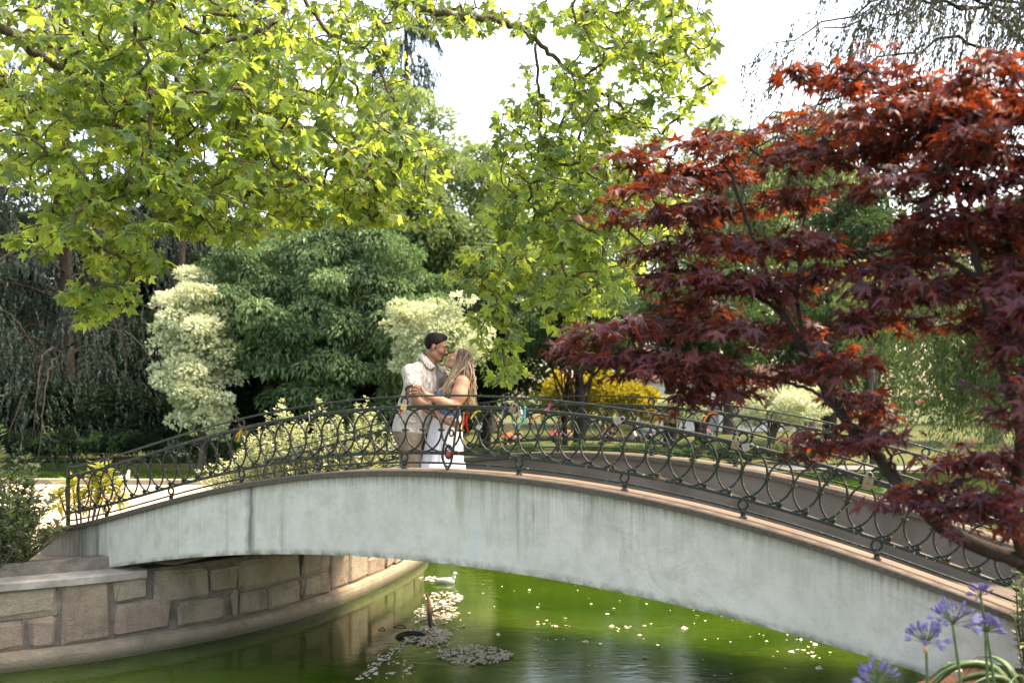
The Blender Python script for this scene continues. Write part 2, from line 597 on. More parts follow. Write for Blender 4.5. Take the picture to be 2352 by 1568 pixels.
wall = thing("retaining_wall", (-3.7, 9.9, WATER_Z - 0.6), "curved tan stone block wall with a ledge at the waterline below the bridge", "wall")
a_vis0, a_vis1 = 7.0, 24.5
Aw = np.linspace(0, wlen[-1], 200)
add("mortar_core", *sweep(Aw, [(-0.028, -3.1), (-0.028, -1.70), (-0.30, -1.70), (-0.30, -3.1)]), M_MORTAR, wall)
add("base_ledge", *sweep(Aw, [(0.09, -3.1), (0.09, -2.40), (0.075, -2.355), (0.02, -2.335), (-0.10, -2.335), (-0.10, -3.1)]), M_LEDGE, wall)

def stone(a0, a1, z0, z1):
    """one rough-faced block, its face a 4 x 4 grid with pulled-back rim"""
    j = lambda: rng.normal(0, 0.013)
    us = [a0, a0 + 0.035, a1 - 0.035, a1]; vs = [z0, z0 + 0.032, z1 - 0.032, z1]
    V = []
    bul = rng.uniform(0.0, 0.016)
    for iu, u in enumerate(us):
        for iv, v in enumerate(vs):
            rim = iu in (0, 3) or iv in (0, 3)
            corner = iu in (0, 3) and iv in (0, 3)
            off = -0.035 if corner else (-0.02 if rim else 0.005 + bul + rng.normal(0, 0.004))
            uu = u + j() + (0.022 * (1 if iu == 0 else -1) if corner else 0)
            p = wp(uu, off)
            V.append([p[0], p[1], v + j() + (0.018 * (1 if iv == 0 else -1) if corner else 0)])
    for u in (a0, a1):
        for v in (z0, z1):
            p = wp(u, -0.12)
            V.append([p[0], p[1], v])
    F = []
    g = lambda a, b: a * 4 + b
    for a in range(3):
        for b in range(3):
            F.append([g(a, b), g(a + 1, b), g(a + 1, b + 1), g(a, b + 1)])
    F5 = [[16, 18, g(3, 0), g(2, 0), g(1, 0), g(0, 0)], [g(0, 3), g(1, 3), g(2, 3), g(3, 3), 19, 17],
          [g(0, 0), g(0, 1), g(0, 2), g(0, 3), 17, 16], [18, 19, g(3, 3), g(3, 2), g(3, 1), g(3, 0)]]
    add("stone", V, [np.array(F), np.array(F5)], M_STONE, wall, smooth=False)

def lay_stones():
    zb, zt = -2.325, -1.76
    H = zt - zb
    A = np.linspace(3.0, 14.0, 900)
    q = wp(A)
    U = (1280 + q[:, 0] / q[:, 1] * 2489)
    ap = lambda px: float(np.interp(px, U, A))
    # the blocks nearest the bridge end, read off the wall one by one: (from, to, bottom, top)
    for x0, x1, f0, f1 in ((-260, -95, 0, .5), (-300, -90, .55, 1), (-85, -28, 0, .5), (-80, 146, .52, 1), (-20, 62, 0, .47), (74, 139, 0, .49), (152, 277, 0, 1), (291, 371, .58, 1), (290, 426, 0, .55), (384, 522, .47, 1), (446, 561, 0, .44), (531, 602, .52, 1), (582, 676, 0, .48), (611, 700, .51, 1)):
        stone(ap(x0), ap(x1), zb + H * f0, zb + H * f1)
    a = ap(706)
    ga = lambda: rng.uniform(0.014, 0.042)
    while a < a_vis1:
        w = rng.uniform(0.50, 0.95)
        q = rng.random()
        g = ga()
        if q < 0.14:
            w *= 0.6
            stone(a, a + w, zb, zt)
        else:
            zs = zb + (zt - zb) * rng.uniform(0.42, 0.62)
            gz = ga()
            for z0, z1 in ((zb, zs - gz / 2), (zs + gz / 2, zt)):
                if rng.random() < 0.45:
                    m = a + w * rng.uniform(0.35, 0.65)
                    gg = ga()
                    stone(a, m - gg / 2, z0 + rng.uniform(-.005, .01), z1)
                    stone(m + gg / 2, a + w, z0, z1 + rng.uniform(-.01, .005))
                else:
                    stone(a, a + w, z0, z1)
        a += w + g
lay_stones()

# coping slabs: the near stretch up to the bridge, then behind it round to the far side
a_br0 = float(np.interp(-3.62, wallc[:120, 0], wlen[:120]))   # length at which the coping runs under the bridge
def coping(a0, a1):
    aa = np.linspace(a0 + 0.006, a1 - 0.006, 6)
    b = rng.normal(0, 0.004)
    add("coping_slab", *sweep(aa, [(0.065 + b, -1.765), (0.07 + b, -1.70 + b), (0.055, -1.690 + b), (-0.30, -1.680 + b), (-0.30, -1.765)]), M_COPING, wall)
a = a_br0
while a > 1.0:
    l = rng.uniform(1.0, 1.7)
    coping(max(a - l, 0.2), a)
    a -= l
a = a_br0 + 3.4
while a < wlen[-1] - 12:
    l = rng.uniform(1.0, 1.6)
    coping(a, a + l)
    a += l
# raised kerb behind the coping
add("kerb", *sweep(np.linspace(0.3, a_br0 - 0.15, 40), [(-0.22, -1.69), (-0.225, -1.57), (-0.24, -1.56), (-0.36, -1.56), (-0.37, -1.69)]), M_MORTAR, wall)
add("kerb", *sweep(np.linspace(a_br0 + 4.0, wlen[-1] - 1, 90), [(-0.10, -1.69), (-0.10, -1.545), (-0.12, -1.53), (-0.40, -1.53), (-0.42, -1.69)]), M_LEDGE, wall)

# ------------------------------------------------------------------ footbridge
UD = norm(np.array([0.88, -0.475])); ND = np.array([-UD[1], UD[0]])
O2 = np.array([-0.42, 8.045])
W_RAIL = 2.95
KC = [1.87348304982529e-05, -3.446582805626664e-05, -0.0002381756512249386, 0.0002083732934151664, -0.042024033526833406, -0.010922817812994748, -0.5875301137089445]
SC = [-0.02744533883310098, -0.02155132877663259, -1.3319119506973562]
kz = lambda s: np.polyval(KC, s)
sofz = lambda s: np.polyval(SC, s)
def bp(s, w, z):
    s, w, z = np.broadcast_arrays(np.asarray(s, float), w, z)
    p = O2 + s[..., None] * UD + w[..., None] * ND
    return np.concatenate([p, z[..., None]], -1)

def m_spandrel():
    t = NT("weathered_painted_concrete")
    s, v, d = t.attr("along"), t.attr("height"), t.attr("drop")
    cx = t.node("CombineXYZ")
    t.put(cx.inputs[0], s); t.put(cx.inputs[2], d)
    vec = cx.outputs[0]
    st = t.node("Mapping"); st.inputs['Scale'].default_value = (7.0, 1, 0.8); t.put(st.inputs[0], vec)
    st2 = t.node("Mapping"); st2.inputs['Scale'].default_value = (31.0, 1, 1.6); t.put(st2.inputs[0], vec)
    drips = t.noise(st.outputs[0], 1.0, 4, 0.6)
    drip2 = t.noise(st2.outputs[0], 1.0, 4, 0.6)
    reach = t.noise(st.outputs[0], 0.35, 3, 0.6)
    big = t.noise(vec, 0.9, 4); mid = t.noise(vec, 6.0, 4, 0.7); pit = t.noise(vec, 110.0, 3, 0.8)
    col = t.mix(t.rng(big, 0.35, 0.65), (0.495, 0.49, 0.44), (0.56, 0.55, 0.495))
    col = t.mix(t.math('MULTIPLY', t.rng(mid, 0.42, 0.72), 0.5), col, (0.31, 0.31, 0.26))
    blot = t.noise(vec, 2.3, 5, 0.75, 1.2)
    col = t.mix(t.math('MULTIPLY', t.rng(blot, 0.56, 0.66), 0.30), col, (0.24, 0.25, 0.19))
    patch = t.rng(t.noise(vec, 1.1, 3, 0.6, 0.4), 0.38, 0.70, 0.0, 0.8)
    patch = t.math('MAXIMUM', patch, t.math('MULTIPLY', t.rng(t.math('ABSOLUTE', t.math('SUBTRACT', s, 0.75)), 0.6, 1.7, 1.0, 0.0), t.rng(reach, 0.25, 0.6, 0.25, 1.0)))
    # green-brown runs below the cap, each with its own length
    fall = t.math('SUBTRACT', 1.0, t.math('DIVIDE', d, t.rng(reach, 0.3, 0.7, 0.12, 0.70)), clamp=True)
    run = t.math('MULTIPLY', t.rng(drips, 0.42, 0.68), fall, clamp=True)
    run2 = t.math('MULTIPLY', t.rng(drip2, 0.45, 0.7), t.math('POWER', fall, 0.6), clamp=True)
    col = t.mix(t.math('MULTIPLY', t.math('MULTIPLY', run, patch), 0.75), col, (0.19, 0.19, 0.125))
    col = t.mix(t.math('MULTIPLY', t.math('MULTIPLY', run2, patch), 0.6), col, (0.17, 0.17, 0.13))
    # darker band right under the cap, broken by the drip pattern
    col = t.mix(t.math('MULTIPLY', t.rng(d, 0.0, 0.09, 1.0, 0.0), t.rng(drip2, 0.35, 0.65, 0.15, 0.85)), col, (0.12, 0.12, 0.09))
    # single stains that the wall carries: (place along, half width, strength, colour)
    for a, hw, k, c in ((-2.12, 0.075, 0.95, (0.09, 0.10, 0.09)), (-3.02, 0.008, 0.8, (0.2, 0.21, 0.18)), (-3.3, 0.9, 0.22, (0.30, 0.34, 0.22)), (-2.4, 0.03, 0.5, (0.25, 0.28, 0.2)), (0.08, 0.06, 0.75, (0.17, 0.18, 0.07)), (-4.15, 0.05, 0.9, (0.05, 0.05, 0.05)),
                        (-4.35, 0.42, 0.9, (0.07, 0.075, 0.06)), (-1.75, 0.05, 0.5, (0.2, 0.21, 0.13)), (2.9, 0.3, 0.25, (0.3, 0.33, 0.28))):
        q = t.math('ABSOLUTE', t.math('SUBTRACT', t.math('ADD', s, t.math('MULTIPLY', mid, 0.08)), a + 0.04))
        msk = t.math('MULTIPLY', t.rng(q, 0.0, hw, 1.0, 0.0), t.rng(drip2, 0.25, 0.6, 0.35, 1.0))
        if a == 0.08:
            msk = t.math('MULTIPLY', msk, t.rng(d, 0.1, 0.45, 1.0, 0.0))
        col = t.mix(t.math('MULTIPLY', msk, k), col, c)
    # weep hole chalk streak
    q = t.math('ABSOLUTE', t.math('SUBTRACT', s, 0.22))
    col = t.mix(t.math('MULTIPLY', t.math('MULTIPLY', t.rng(q, 0.03, 0.075, 1.0, 0.0), t.rng(d, 0.18, 0.5)), 0.55), col, (0.48, 0.52, 0.51))
    # mossy lower edge
    col = t.mix(t.math('MULTIPLY', t.rng(v, 0.0, 0.09, 1.0, 0.0), t.rng(mid, 0.35, 0.6)), col, (0.13, 0.14, 0.085))
    col = t.mix(t.rng(pit, 0.585, 0.68), col, (0.19, 0.195, 0.165))
    return t.done(t.bsdf(col, 0.92, 0.2, 0, t.bump(t.math('ADD', pit, mid), 0.35, 0.008)))

def m_cap():
    t = NT("shaded_stained_cap_stone")
    p = t.pos()
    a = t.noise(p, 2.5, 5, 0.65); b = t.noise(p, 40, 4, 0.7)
    col = t.mix(t.rng(a, 0.35, 0.65), (0.165, 0.128, 0.095), (0.11, 0.088, 0.066))  # tree shade over the kerb tops is put into these base browns
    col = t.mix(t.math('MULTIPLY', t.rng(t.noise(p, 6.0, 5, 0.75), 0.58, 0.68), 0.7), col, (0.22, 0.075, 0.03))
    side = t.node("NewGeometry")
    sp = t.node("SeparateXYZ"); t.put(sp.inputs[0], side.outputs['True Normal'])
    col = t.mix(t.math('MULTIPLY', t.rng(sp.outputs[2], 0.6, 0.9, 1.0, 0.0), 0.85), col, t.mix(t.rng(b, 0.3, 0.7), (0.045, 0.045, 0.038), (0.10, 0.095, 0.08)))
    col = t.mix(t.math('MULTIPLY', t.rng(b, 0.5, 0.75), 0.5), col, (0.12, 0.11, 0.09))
    return t.done(t.bsdf(col, 0.9, 0.2, 0, t.bump(b, 0.6, 0.01)))
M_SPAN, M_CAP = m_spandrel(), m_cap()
M_DECK = plain("worn_deck_concrete", (0.13, 0.105, 0.085), (0.08, 0.065, 0.055), 3.0, 0.9, 0.2, 0.6, 70)
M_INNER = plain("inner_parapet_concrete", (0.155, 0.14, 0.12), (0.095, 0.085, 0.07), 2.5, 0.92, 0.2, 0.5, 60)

bridge = thing("footbridge", tuple(np.append(O2 + ND * 1.45, -1.75)), "pale grey arched concrete footbridge streaked with drip stains", "bridge")
SE0, SE1 = -5.0, 6.2
ss = np.linspace(SE0, SE1, 150)
def parapet(w0, w1, front_mat, name, face):
    nv = 10
    top = kz(ss) - 0.045
    bot = np.where((ss < -4.05) | (ss > 3.6), -2.05, sofz(ss))
    rows = []; al = []; hh = []; dd = []
    wf, wb = (w0, w1) if face < 0 else (w1, w0)
    for k in range(nv + 1):
        f = k / nv
        rows.append(bp(ss, wf, bot + (top - bot) * f)); al.append(ss); hh.append(np.full(len(ss), f)); dd.append((top - bot) * (1 - f))
    for f in (1.0, 0.0):
        rows.append(bp(ss, wb, bot + (top - bot) * f)); al.append(ss); hh.append(np.full(len(ss), 0.5)); dd.append(np.full(len(ss), 0.3))
    V = np.concatenate(rows); m = len(ss); nr = len(rows)
    i = np.arange(nr)[:, None]; j = np.arange(m - 1)[None]; i2 = (i + 1) % nr
    F = np.stack(np.broadcast_arrays(i * m + j, i * m + j + 1, i2 * m + j + 1, i2 * m + j), -1).reshape(-1, 4)
    if face > 0: F = F[:, ::-1]
    e = np.arange(nr) * m
    o = add(name, V, [F, np.stack([e, (e + m - 1)[::-1]])], front_mat, bridge, attrs={"along": np.concatenate(al), "height": np.concatenate(hh), "drop": np.concatenate(dd)})
    return o
parapet(-0.13, 0.11, M_SPAN, "spandrel_wall", -1)
parapet(W_RAIL - 0.11, W_RAIL + 0.13, M_SPAN, "spandrel_wall", 1)
def slab(name, w0, w1, zt, zb, mat, bev=0.0):
    rows = [bp(ss, w0, zb), bp(ss, w0, zt - bev), bp(ss, w0 + bev, zt), bp(ss, w1 - bev, zt), bp(ss, w1, zt - bev), bp(ss, w1, zb)]
    V = np.concatenate(rows); m = len(ss); nr = len(rows)
    i = np.arange(nr)[:, None]; j = np.arange(m - 1)[None]; i2 = (i + 1) % nr
    F = np.stack(np.broadcast_arrays(i * m + j, i * m + j + 1, i2 * m + j + 1, i2 * m + j), -1).reshape(-1, 4)
    e = np.arange(nr) * m
    return add(name, V, [F[:, ::-1], np.stack([e, (e + m - 1)[::-1]])], mat, bridge)
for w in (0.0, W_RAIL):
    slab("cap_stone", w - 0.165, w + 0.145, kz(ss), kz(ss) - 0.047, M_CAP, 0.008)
DECK_DROP = 0.60
deckz = lambda s: np.maximum(kz(s) - DECK_DROP, -1.62)
slab("deck", 0.108, W_RAIL - 0.108, deckz(ss), np.where((ss < -4.05) | (ss > 3.6), -2.05, sofz(ss) + 0.012), M_DECK)
slab("bounce_soffit", -0.10, W_RAIL + 0.10, np.where((ss < -4.05) | (ss > 3.6), -2.06, sofz(ss) + 0.010), np.where((ss < -4.05) | (ss > 3.6), -2.08, sofz(ss) - 0.004), plain("pale_bounce_soffit", (0.42, 0.42, 0.39), (0.30, 0.30, 0.27), 2.0, 0.9))  # thin pale slab added under the deck to bounce light onto the petals
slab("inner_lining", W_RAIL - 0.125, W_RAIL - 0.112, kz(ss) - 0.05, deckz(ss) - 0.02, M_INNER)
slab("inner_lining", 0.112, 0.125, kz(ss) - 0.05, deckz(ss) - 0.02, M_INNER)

# ------------------------------------------------------------------ iron railings
def m_iron():
    t = NT("dark_green_painted_iron")
    p = t.pos()
    n1 = t.noise(p, 14, 4, 0.7); n2 = t.noise(p, 45, 3, 0.6)
    col = t.mix(t.rng(n1, 0.35, 0.65), (0.010, 0.019, 0.016), (0.022, 0.027, 0.017))
    col = t.mix(t.rng(t.noise(p, 5.0, 4, 0.7), 0.56, 0.66), col, (0.075, 0.050, 0.028))
    col = t.mix(t.rng(n2, 0.645, 0.69), col, (0.34, 0.33, 0.17))
    return t.done(t.bsdf(col, 0.48, 0.3, 0.0, t.bump(n2, 0.4, 0.003)))
M_IRON = m_iron()
RING_R, RING_P = 0.178, 0.177
H_LOW, H_BAR0, H_MID, H_BAR1, H_WIRE = 0.052, 0.133, 0.321, 0.512, 0.602

def torus(r, a, n=28, m=6, flat=1.0):
    t = np.linspace(0, 2 * np.pi, n, endpoint=False)
    return tube(np.stack([r * np.cos(t), 0 * t, r * np.sin(t)], -1), a, m, closed=True, flat=flat)
ME_RING = mesh("ring", *torus(RING_R, 0.0085), M_IRON, True)
ME_LOOP = mesh("small_ring", *torus(0.033, 0.0095, 16, 6), M_IRON, True)
ME_KNOT = mesh("knot", *lathe([(0, -0.018), (0.012, -0.014), (0.018, 0), (0.012, 0.014), (0, 0.018)], (0, 0, 0), 8), M_IRON, True)
ME_CLAMP = mesh("clamp", *join([box((0, 0, 0), (0.052, 0.03, 0.013)), box((0, 0, 0), (0.034, 0.022, 0.022))]), M_IRON)
ME_FOOT = mesh("foot", *lathe([(0.030, -0.03), (0.030, 0.006), (0.020, 0.012), (0.018, 0.03), (0.024, 0.038), (0.024, 0.046), (0.013, 0.056), (0.013, 0.064), (0.0, 0.066)], (0, 0, 0), 10), M_IRON, True)

def rail_M(s, w, h, tilt=True):
    sl = math.atan(float((kz(s + 0.02) - kz(s - 0.02)) / 0.04)) if tilt else 0.0
    p = bp(s, w, float(kz(s)) + h)
    return Matrix.Translation(p) @ Matrix.Rotation(math.atan2(UD[1], UD[0]), 4, 'Z') @ Matrix.Rotation(-sl, 4, 'Y')

def bar(w, h, hx, hz, s0, s1):
    s = np.linspace(s0, s1, 90)
    z = kz(s) + h
    rows = [bp(s, w - hx, z - hz), bp(s, w - hx, z + hz * 0.6), bp(s, w - hx * 0.5, z + hz), bp(s, w + hx * 0.5, z + hz), bp(s, w + hx, z + hz * 0.6), bp(s, w + hx, z - hz)]
    m = len(s); nr = len(rows)
    i = np.arange(nr)[:, None]; j = np.arange(m - 1)[None]; i2 = (i + 1) % nr
    F = np.stack(np.broadcast_arrays(i * m + j, i * m + j + 1, i2 * m + j + 1, i2 * m + j), -1).reshape(-1, 4)
    e = np.arange(nr) * m
    return np.concatenate(rows), [F[:, ::-1], np.stack([e, (e + m - 1)[::-1]])]

def railing(w, label):
    base = bp(0.0, w, float(kz(0.0)))
    rl = thing("iron_railing", tuple(base), label, "railing", "iron railings along the footbridge")
    s0, s1 = -4.74, 5.6
    add("handrail", *bar(w, H_WIRE, 0.008, 0.008, s0, s1), M_IRON, rl)
    add("upper_bar", *bar(w, H_BAR1, 0.014, 0.014, s0, s1), M_IRON, rl)
    add("lower_bar", *bar(w, H_BAR0, 0.014, 0.013, s0, s1), M_IRON, rl)
    add("foot_bar", *bar(w, H_LOW, 0.008, 0.008, s0, s1), M_IRON, rl)
    cs = np.arange(-26, 31) * RING_P
    for c in cs:
        place("ring", ME_RING, rl, rail_M(c, w, H_MID))
    for c in cs[:-1]:
        for sg in (-1, 1):
            place("knot", ME_KNOT, rl, rail_M(c + RING_P / 2, w, H_MID + sg * RING_R * 0.868))
    for c in cs[1:-1]:
        place("clamp", ME_CLAMP, rl, rail_M(c, w, H_MID))
    posts = [0.54 + 0.885 * k for k in range(6)] + [-0.54 - 0.905 * k for k in range(5)]
    for s in posts:
        place("small_ring", ME_LOOP, rl, rail_M(s, w, (H_BAR0 + H_LOW) / 2 + 0.003))
        place("small_ring", ME_LOOP, rl, rail_M(s, w, (H_BAR1 + H_WIRE) / 2 + 0.002))
        place("foot", ME_FOOT, rl, rail_M(s, w, 0.0, False))
    for s, hh in ((s0, 0.61), (s0 + 0.16, 0.53)):
        p = bp(s, w, float(kz(s)))
        add("end_post", *box(p + [0, 0, hh / 2 - 0.02 + (0.07 if hh < 0.6 else 0)], (0.03 if hh > 0.6 else 0.016, 0.03 if hh > 0.6 else 0.016, hh - (0.11 if hh < 0.6 else 0)), math.atan2(UD[1], UD[0])), M_IRON, rl)
    return rl
rail_near = railing(0.0, "dark green iron railing of linked rings and padlocks in front of the couple")
rail_far = railing(W_RAIL, "dark green iron railing of linked rings running behind the couple")

# drop-shaped brace that props the railing at the crown
s_b = -0.06
def bq(ds, dw, h):
    return bp(s_b + ds, dw, float(kz(s_b)) + h)
loop = catmull([bq(0.062, -0.03, 0.51), bq(0.03, -0.05, 0.40), bq(-0.01, -0.075, 0.30), bq(-0.04, -0.095, 0.18), bq(-0.042, -0.10, 0.10), bq(-0.015, -0.10, 0.035),
                bq(0.005, -0.10, 0.022), bq(0.03, -0.10, 0.05), bq(0.05, -0.095, 0.14), bq(0.058, -0.07, 0.30), bq(0.066, -0.04, 0.44), bq(0.066, -0.02, 0.515)], 6)
add("brace", *tube(loop, 0.0105, 7), M_IRON, rail_near, True)
place("small_ring", ME_LOOP, rail_near, Matrix.Translation(bq(0.012, -0.095, 0.15)) @ Matrix.Rotation(math.atan2(UD[1], UD[0]), 4, 'Z') @ Matrix.Diagonal((0.95, 1, 1.5, 1)))
place("small_ring", ME_LOOP, rail_near, Matrix.Translation(bq(0.022, -0.07, 0.30)) @ Matrix.Rotation(math.atan2(UD[1], UD[0]), 4, 'Z') @ Matrix.Diagonal((0.55, 1, 0.75, 1)))
place("foot", ME_FOOT, rail_near, Matrix.Translation(bq(0.005, -0.10, -0.004)) @ Matrix.Diagonal((0.8, 0.8, 0.75, 1)))
# ------------------------------------------------------------------ vegetation helpers
def leaf_quad(w=0.5, fold=0.12, droop=0.15):
    """pointed leaf of two halves folded along the midrib, length 1"""
    V = [(0, 0, 0), (-w / 2, 0.42, fold), (0, 0.5, 0), (w / 2, 0.42, fold), (0, 1.0, -droop)]
    return np.array(V, float), [np.array([[0, 2, 1], [0, 3, 2], [1, 2, 4], [2, 3, 4]])]
def leaf_fold(w=0.5, fold=0.12, droop=0.12):
    """the same leaf for trees farther off: two triangles folded along the midrib"""
    return np.array([(0, 0, 0), (-w / 2, 0.45, fold), (w / 2, 0.45, fold), (0, 1.0, -droop)], float), [np.array([[0, 2, 3], [0, 3, 1]])]
def leaf_thin(w=0.14, droop=0.1):
    return np.array([(0, 0, 0), (-w / 2, 0.45, 0.02), (w / 2, 0.45, 0.02), (0, 1, -droop)], float), [np.array([[0, 2, 1], [1, 2, 3]])]
def palmate(lobes, valley, shoulder=None, droop=0.22, cup=0.10):
    """hand-shaped leaf: lobes [(angle deg from tip, length)], valley radius between them"""
    pts = []
    lob = sorted(lobes, key=lambda q: q[0])
    for k, (a, r) in enumerate(lob):
        if shoulder:
            da, fr = shoulder
            pts.append((a - da, r * fr)); pts.append((a, r)); pts.append((a + da, r * fr))
        else:
            pts.append((a, r))
        if k < len(lob) - 1:
            pts.append(((a + lob[k + 1][0]) / 2, valley))
    V = [(0, 0, 0)]
    for a, r in pts:
        x, y = r * math.sin(R(a)), r * math.cos(R(a))
        V.append((x, y, -droop * r * r + cup * (0.5 - abs(((a / 28.0) % 2) - 1)) * r))
    V = np.array(V)
    F = np.array([[0, i + 1, i] for i in range(1, len(V) - 1)])
    return V, [F]
PLANE_LEAF = palmate([(-118, 0.42), (-62, 0.80), (0, 0.92), (62, 0.80), (118, 0.42)], 0.46, (20, 0.66))
MAPLE_LEAF = palmate([(-100, 0.62), (-50, 0.93), (0, 1.05), (50, 0.93), (100, 0.62)], 0.36, (9, 0.62), 0.22)
OVAL = leaf_fold(0.56); NARROW = leaf_fold(0.36, 0.08, 0.2); WILLOW = leaf_thin(0.16); NEEDLE = leaf_thin(0.30, 0.05)

def rand_dirs(n, g=rng):
    return norm(g.normal(size=(n, 3)))

def network(roots, pts, bias=0.0):
    """join every point to the nearest point already joined, starting at the roots; returns parent indices"""
    roots, pts = np.asarray(roots, float), np.asarray(pts, float)
    nodes = np.vstack([roots, pts])
    par = np.full(len(nodes), -1)
    d = np.linalg.norm(pts[:, None] - roots[None], axis=-1)
    best, who = d.min(1), d.argmin(1)
    left = np.ones(len(pts), bool)
    order = []
    for _ in range(len(pts)):
        i = int(np.argmin(np.where(left, best, 1e9)))
        left[i] = False
        k = len(roots) + i
        par[k] = who[i]; order.append(k)
        dd = np.linalg.norm(pts - pts[i], axis=1) + bias
        m = left & (dd < best)
        best[m] = dd[m]; who[m] = k
    cnt = np.ones(len(nodes))
    for k in reversed(order):
        cnt[par[k]] += cnt[k]
    return nodes, par, cnt, len(roots)

def twig_mesh(nodes, par, cnt, nroot, r0, p=0.42, sag=0.04, rmax=0.05, sides=4):
    k = np.arange(nroot, len(nodes))
    A, B = nodes[par[k]], nodes[k]
    M = (A + B) / 2 + rng.normal(0, sag, (len(k), 3)) * np.linalg.norm(B - A, axis=1, keepdims=True) * 2
    rb = np.minimum(r0 * cnt[k] ** p, rmax); ra = np.minimum(r0 * np.maximum(cnt[par[k]], 1) ** p, np.minimum(rmax, rb * 1.5))
    rm = (ra + rb) / 2
    return join([sticks(A, M, ra, rm, sides), sticks(M, B, rm, rb, sides)])

def limb(pts, r0, r1, n=8, sides=8, wob=0.0):
    c = catmull(pts, n)
    if wob:
        c[1:-1] += rng.normal(0, wob, (len(c) - 2, 3))
    return tube(c, np.linspace(r0, r1, len(c)), sides)

def trunk_limbs(base, top, r, targets, fork=(0.35, 0.8), lr=0.35, sway=0.25):
    """tapered trunk and limbs that leave it towards the given points"""
    base, top = np.array(base, float), np.array(top, float)
    H = top[2] - base[2]
    mids = [base - [0, 0, 0.25], base, base + (top - base) * 0.3 + [rng.normal(0, sway * 0.3), rng.normal(0, sway * 0.3), 0],
            base + (top - base) * 0.65 + [rng.normal(0, sway * 0.4), rng.normal(0, sway * 0.4), 0], top]
    c = catmull(mids, 6)
    rad = r * np.interp(np.linspace(0, 1, len(c)), [0, 0.2, 0.26, 0.6, 1], [1.5, 1.25, 1.0, 0.72, 0.15])
    parts = [tube(c, rad, 10)]
    for t in targets:
        f = rng.uniform(*fork)
        i = int(f * (len(c) - 1))
        a = c[i]
        t = np.array(t, float)
        m1 = a + (t - a) * 0.35 + [0, 0, 0.10 * np.linalg.norm(t - a)]
        m2 = a + (t - a) * 0.7 + [0, 0, 0.08 * np.linalg.norm(t - a)]
        parts.append(limb([a, m1, m2, t], rad[i] * lr, rad[i] * lr * 0.18, 4, 6, 0.01))
    return join(parts)

def clumps(c, r, n, lo=0.55, flat=1.0, zmin=None):
    """clump centres spread through the outer part of an uneven crown"""
    d = rand_dirs(n)
    if zmin is not None:
        d[:, 2] = np.where(d[:, 2] < zmin, rng.uniform(zmin, 0.9, n), d[:, 2]); d = norm(d)
    f = lo + (1 - lo) * rng.random(n) ** 0.6
    lump = 1 + 0.16 * np.sin(3.1 * d[:, 0] * 2 + c[0]) * np.cos(2.3 * d[:, 2] * 2 + c[1]) + rng.normal(0, 0.05, n)
    return np.array(c) + d * np.array(r) * (f * lump)[:, None]

def cloud(cc, cr, per, c0, up=0.55, flat=0.65):
    """leaf positions and normals on the domed tops of clumps"""
    n = len(cc)
    cr = np.broadcast_to(np.asarray(cr, float), (n,))
    d = rand_dirs(n * per).reshape(n, per, 3)
    d[..., 2] += up * rng.random((n, per))
    d = norm(d)
    rr = 0.45 + 0.55 * rng.random((n, per)) ** 0.5
    p = cc[:, None] + d * rr[..., None] * cr[:, None, None] * np.array([1, 1, flat])
    out = norm(cc - np.array(c0))[:, None]
    nr = norm(d + 0.35 * out + np.array([0, 0, 0.35]) + rng.normal(0, 0.35, (n, per, 3)))
    return p.reshape(-1, 3), nr.reshape(-1, 3), d.reshape(-1, 3)

def tree(name, label, base, top, r_trunk, cc, cr, per, leaf, size, lmat, bmat, cat="tree", group=None, up=0.55, flat=0.65, limbs=14, hang=0.3, size_j=0.25, lr=0.35, fork=(0.3, 0.85)):
    t = thing(name, tuple(base), label, cat, group)
    c0 = cc.mean(0)
    sel = cc[rng.permutation(len(cc))[:limbs]]
    V, F = trunk_limbs(base, top, r_trunk, sel, fork=fork, lr=lr)
    add("trunk", V, F, bmat, t, True)
    p, nr, d = cloud(cc, cr, per, c0, up, flat)
    direc = norm(d + rng.normal(0, 0.5, p.shape) + np.array([0, 0, -hang]))
    cv = np.repeat(np.clip(rng.normal(0.5, 0.22, len(cc)), 0, 1), per)
    V, F, a = scatter(*leaf, p, frames(nr, direc), size * np.clip(rng.normal(1, size_j, len(p)), 0.4, 1.7), np.clip(cv + rng.normal(0, 0.18, len(p)), 0, 1))
    add("crown", V, F, lmat, t, False, {"var": a})
    return t

B_GREY = bark("grey_bark", (0.11, 0.095, 0.08), (0.05, 0.042, 0.035))
B_DARK = bark("dark_bark", (0.045, 0.035, 0.028), (0.02, 0.016, 0.013))
B_RED = bark("red_brown_bark", (0.10, 0.055, 0.038), (0.045, 0.026, 0.02))
B_PLANE = bark("plane_twig_bark", (0.13, 0.11, 0.065), (0.055, 0.042, 0.03), 12)

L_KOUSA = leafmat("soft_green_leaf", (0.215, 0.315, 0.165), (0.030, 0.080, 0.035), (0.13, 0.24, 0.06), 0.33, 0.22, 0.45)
L_CREAM = leafmat("cream_bract", (0.74, 0.77, 0.58), (0.34, 0.42, 0.22), (0.55, 0.58, 0.32), 0.35, 0.2, 0.6)
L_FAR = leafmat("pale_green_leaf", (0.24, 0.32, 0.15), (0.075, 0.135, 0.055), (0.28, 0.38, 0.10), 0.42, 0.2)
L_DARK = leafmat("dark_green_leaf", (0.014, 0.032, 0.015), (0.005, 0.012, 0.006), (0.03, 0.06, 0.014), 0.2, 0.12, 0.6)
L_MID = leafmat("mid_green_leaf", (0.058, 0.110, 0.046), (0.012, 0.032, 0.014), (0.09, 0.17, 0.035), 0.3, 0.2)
L_CEDAR = leafmat("blue_grey_needle", (0.050, 0.080, 0.064), (0.010, 0.020, 0.016), (0.05, 0.08, 0.06), 0.15, 0.1, 0.7)
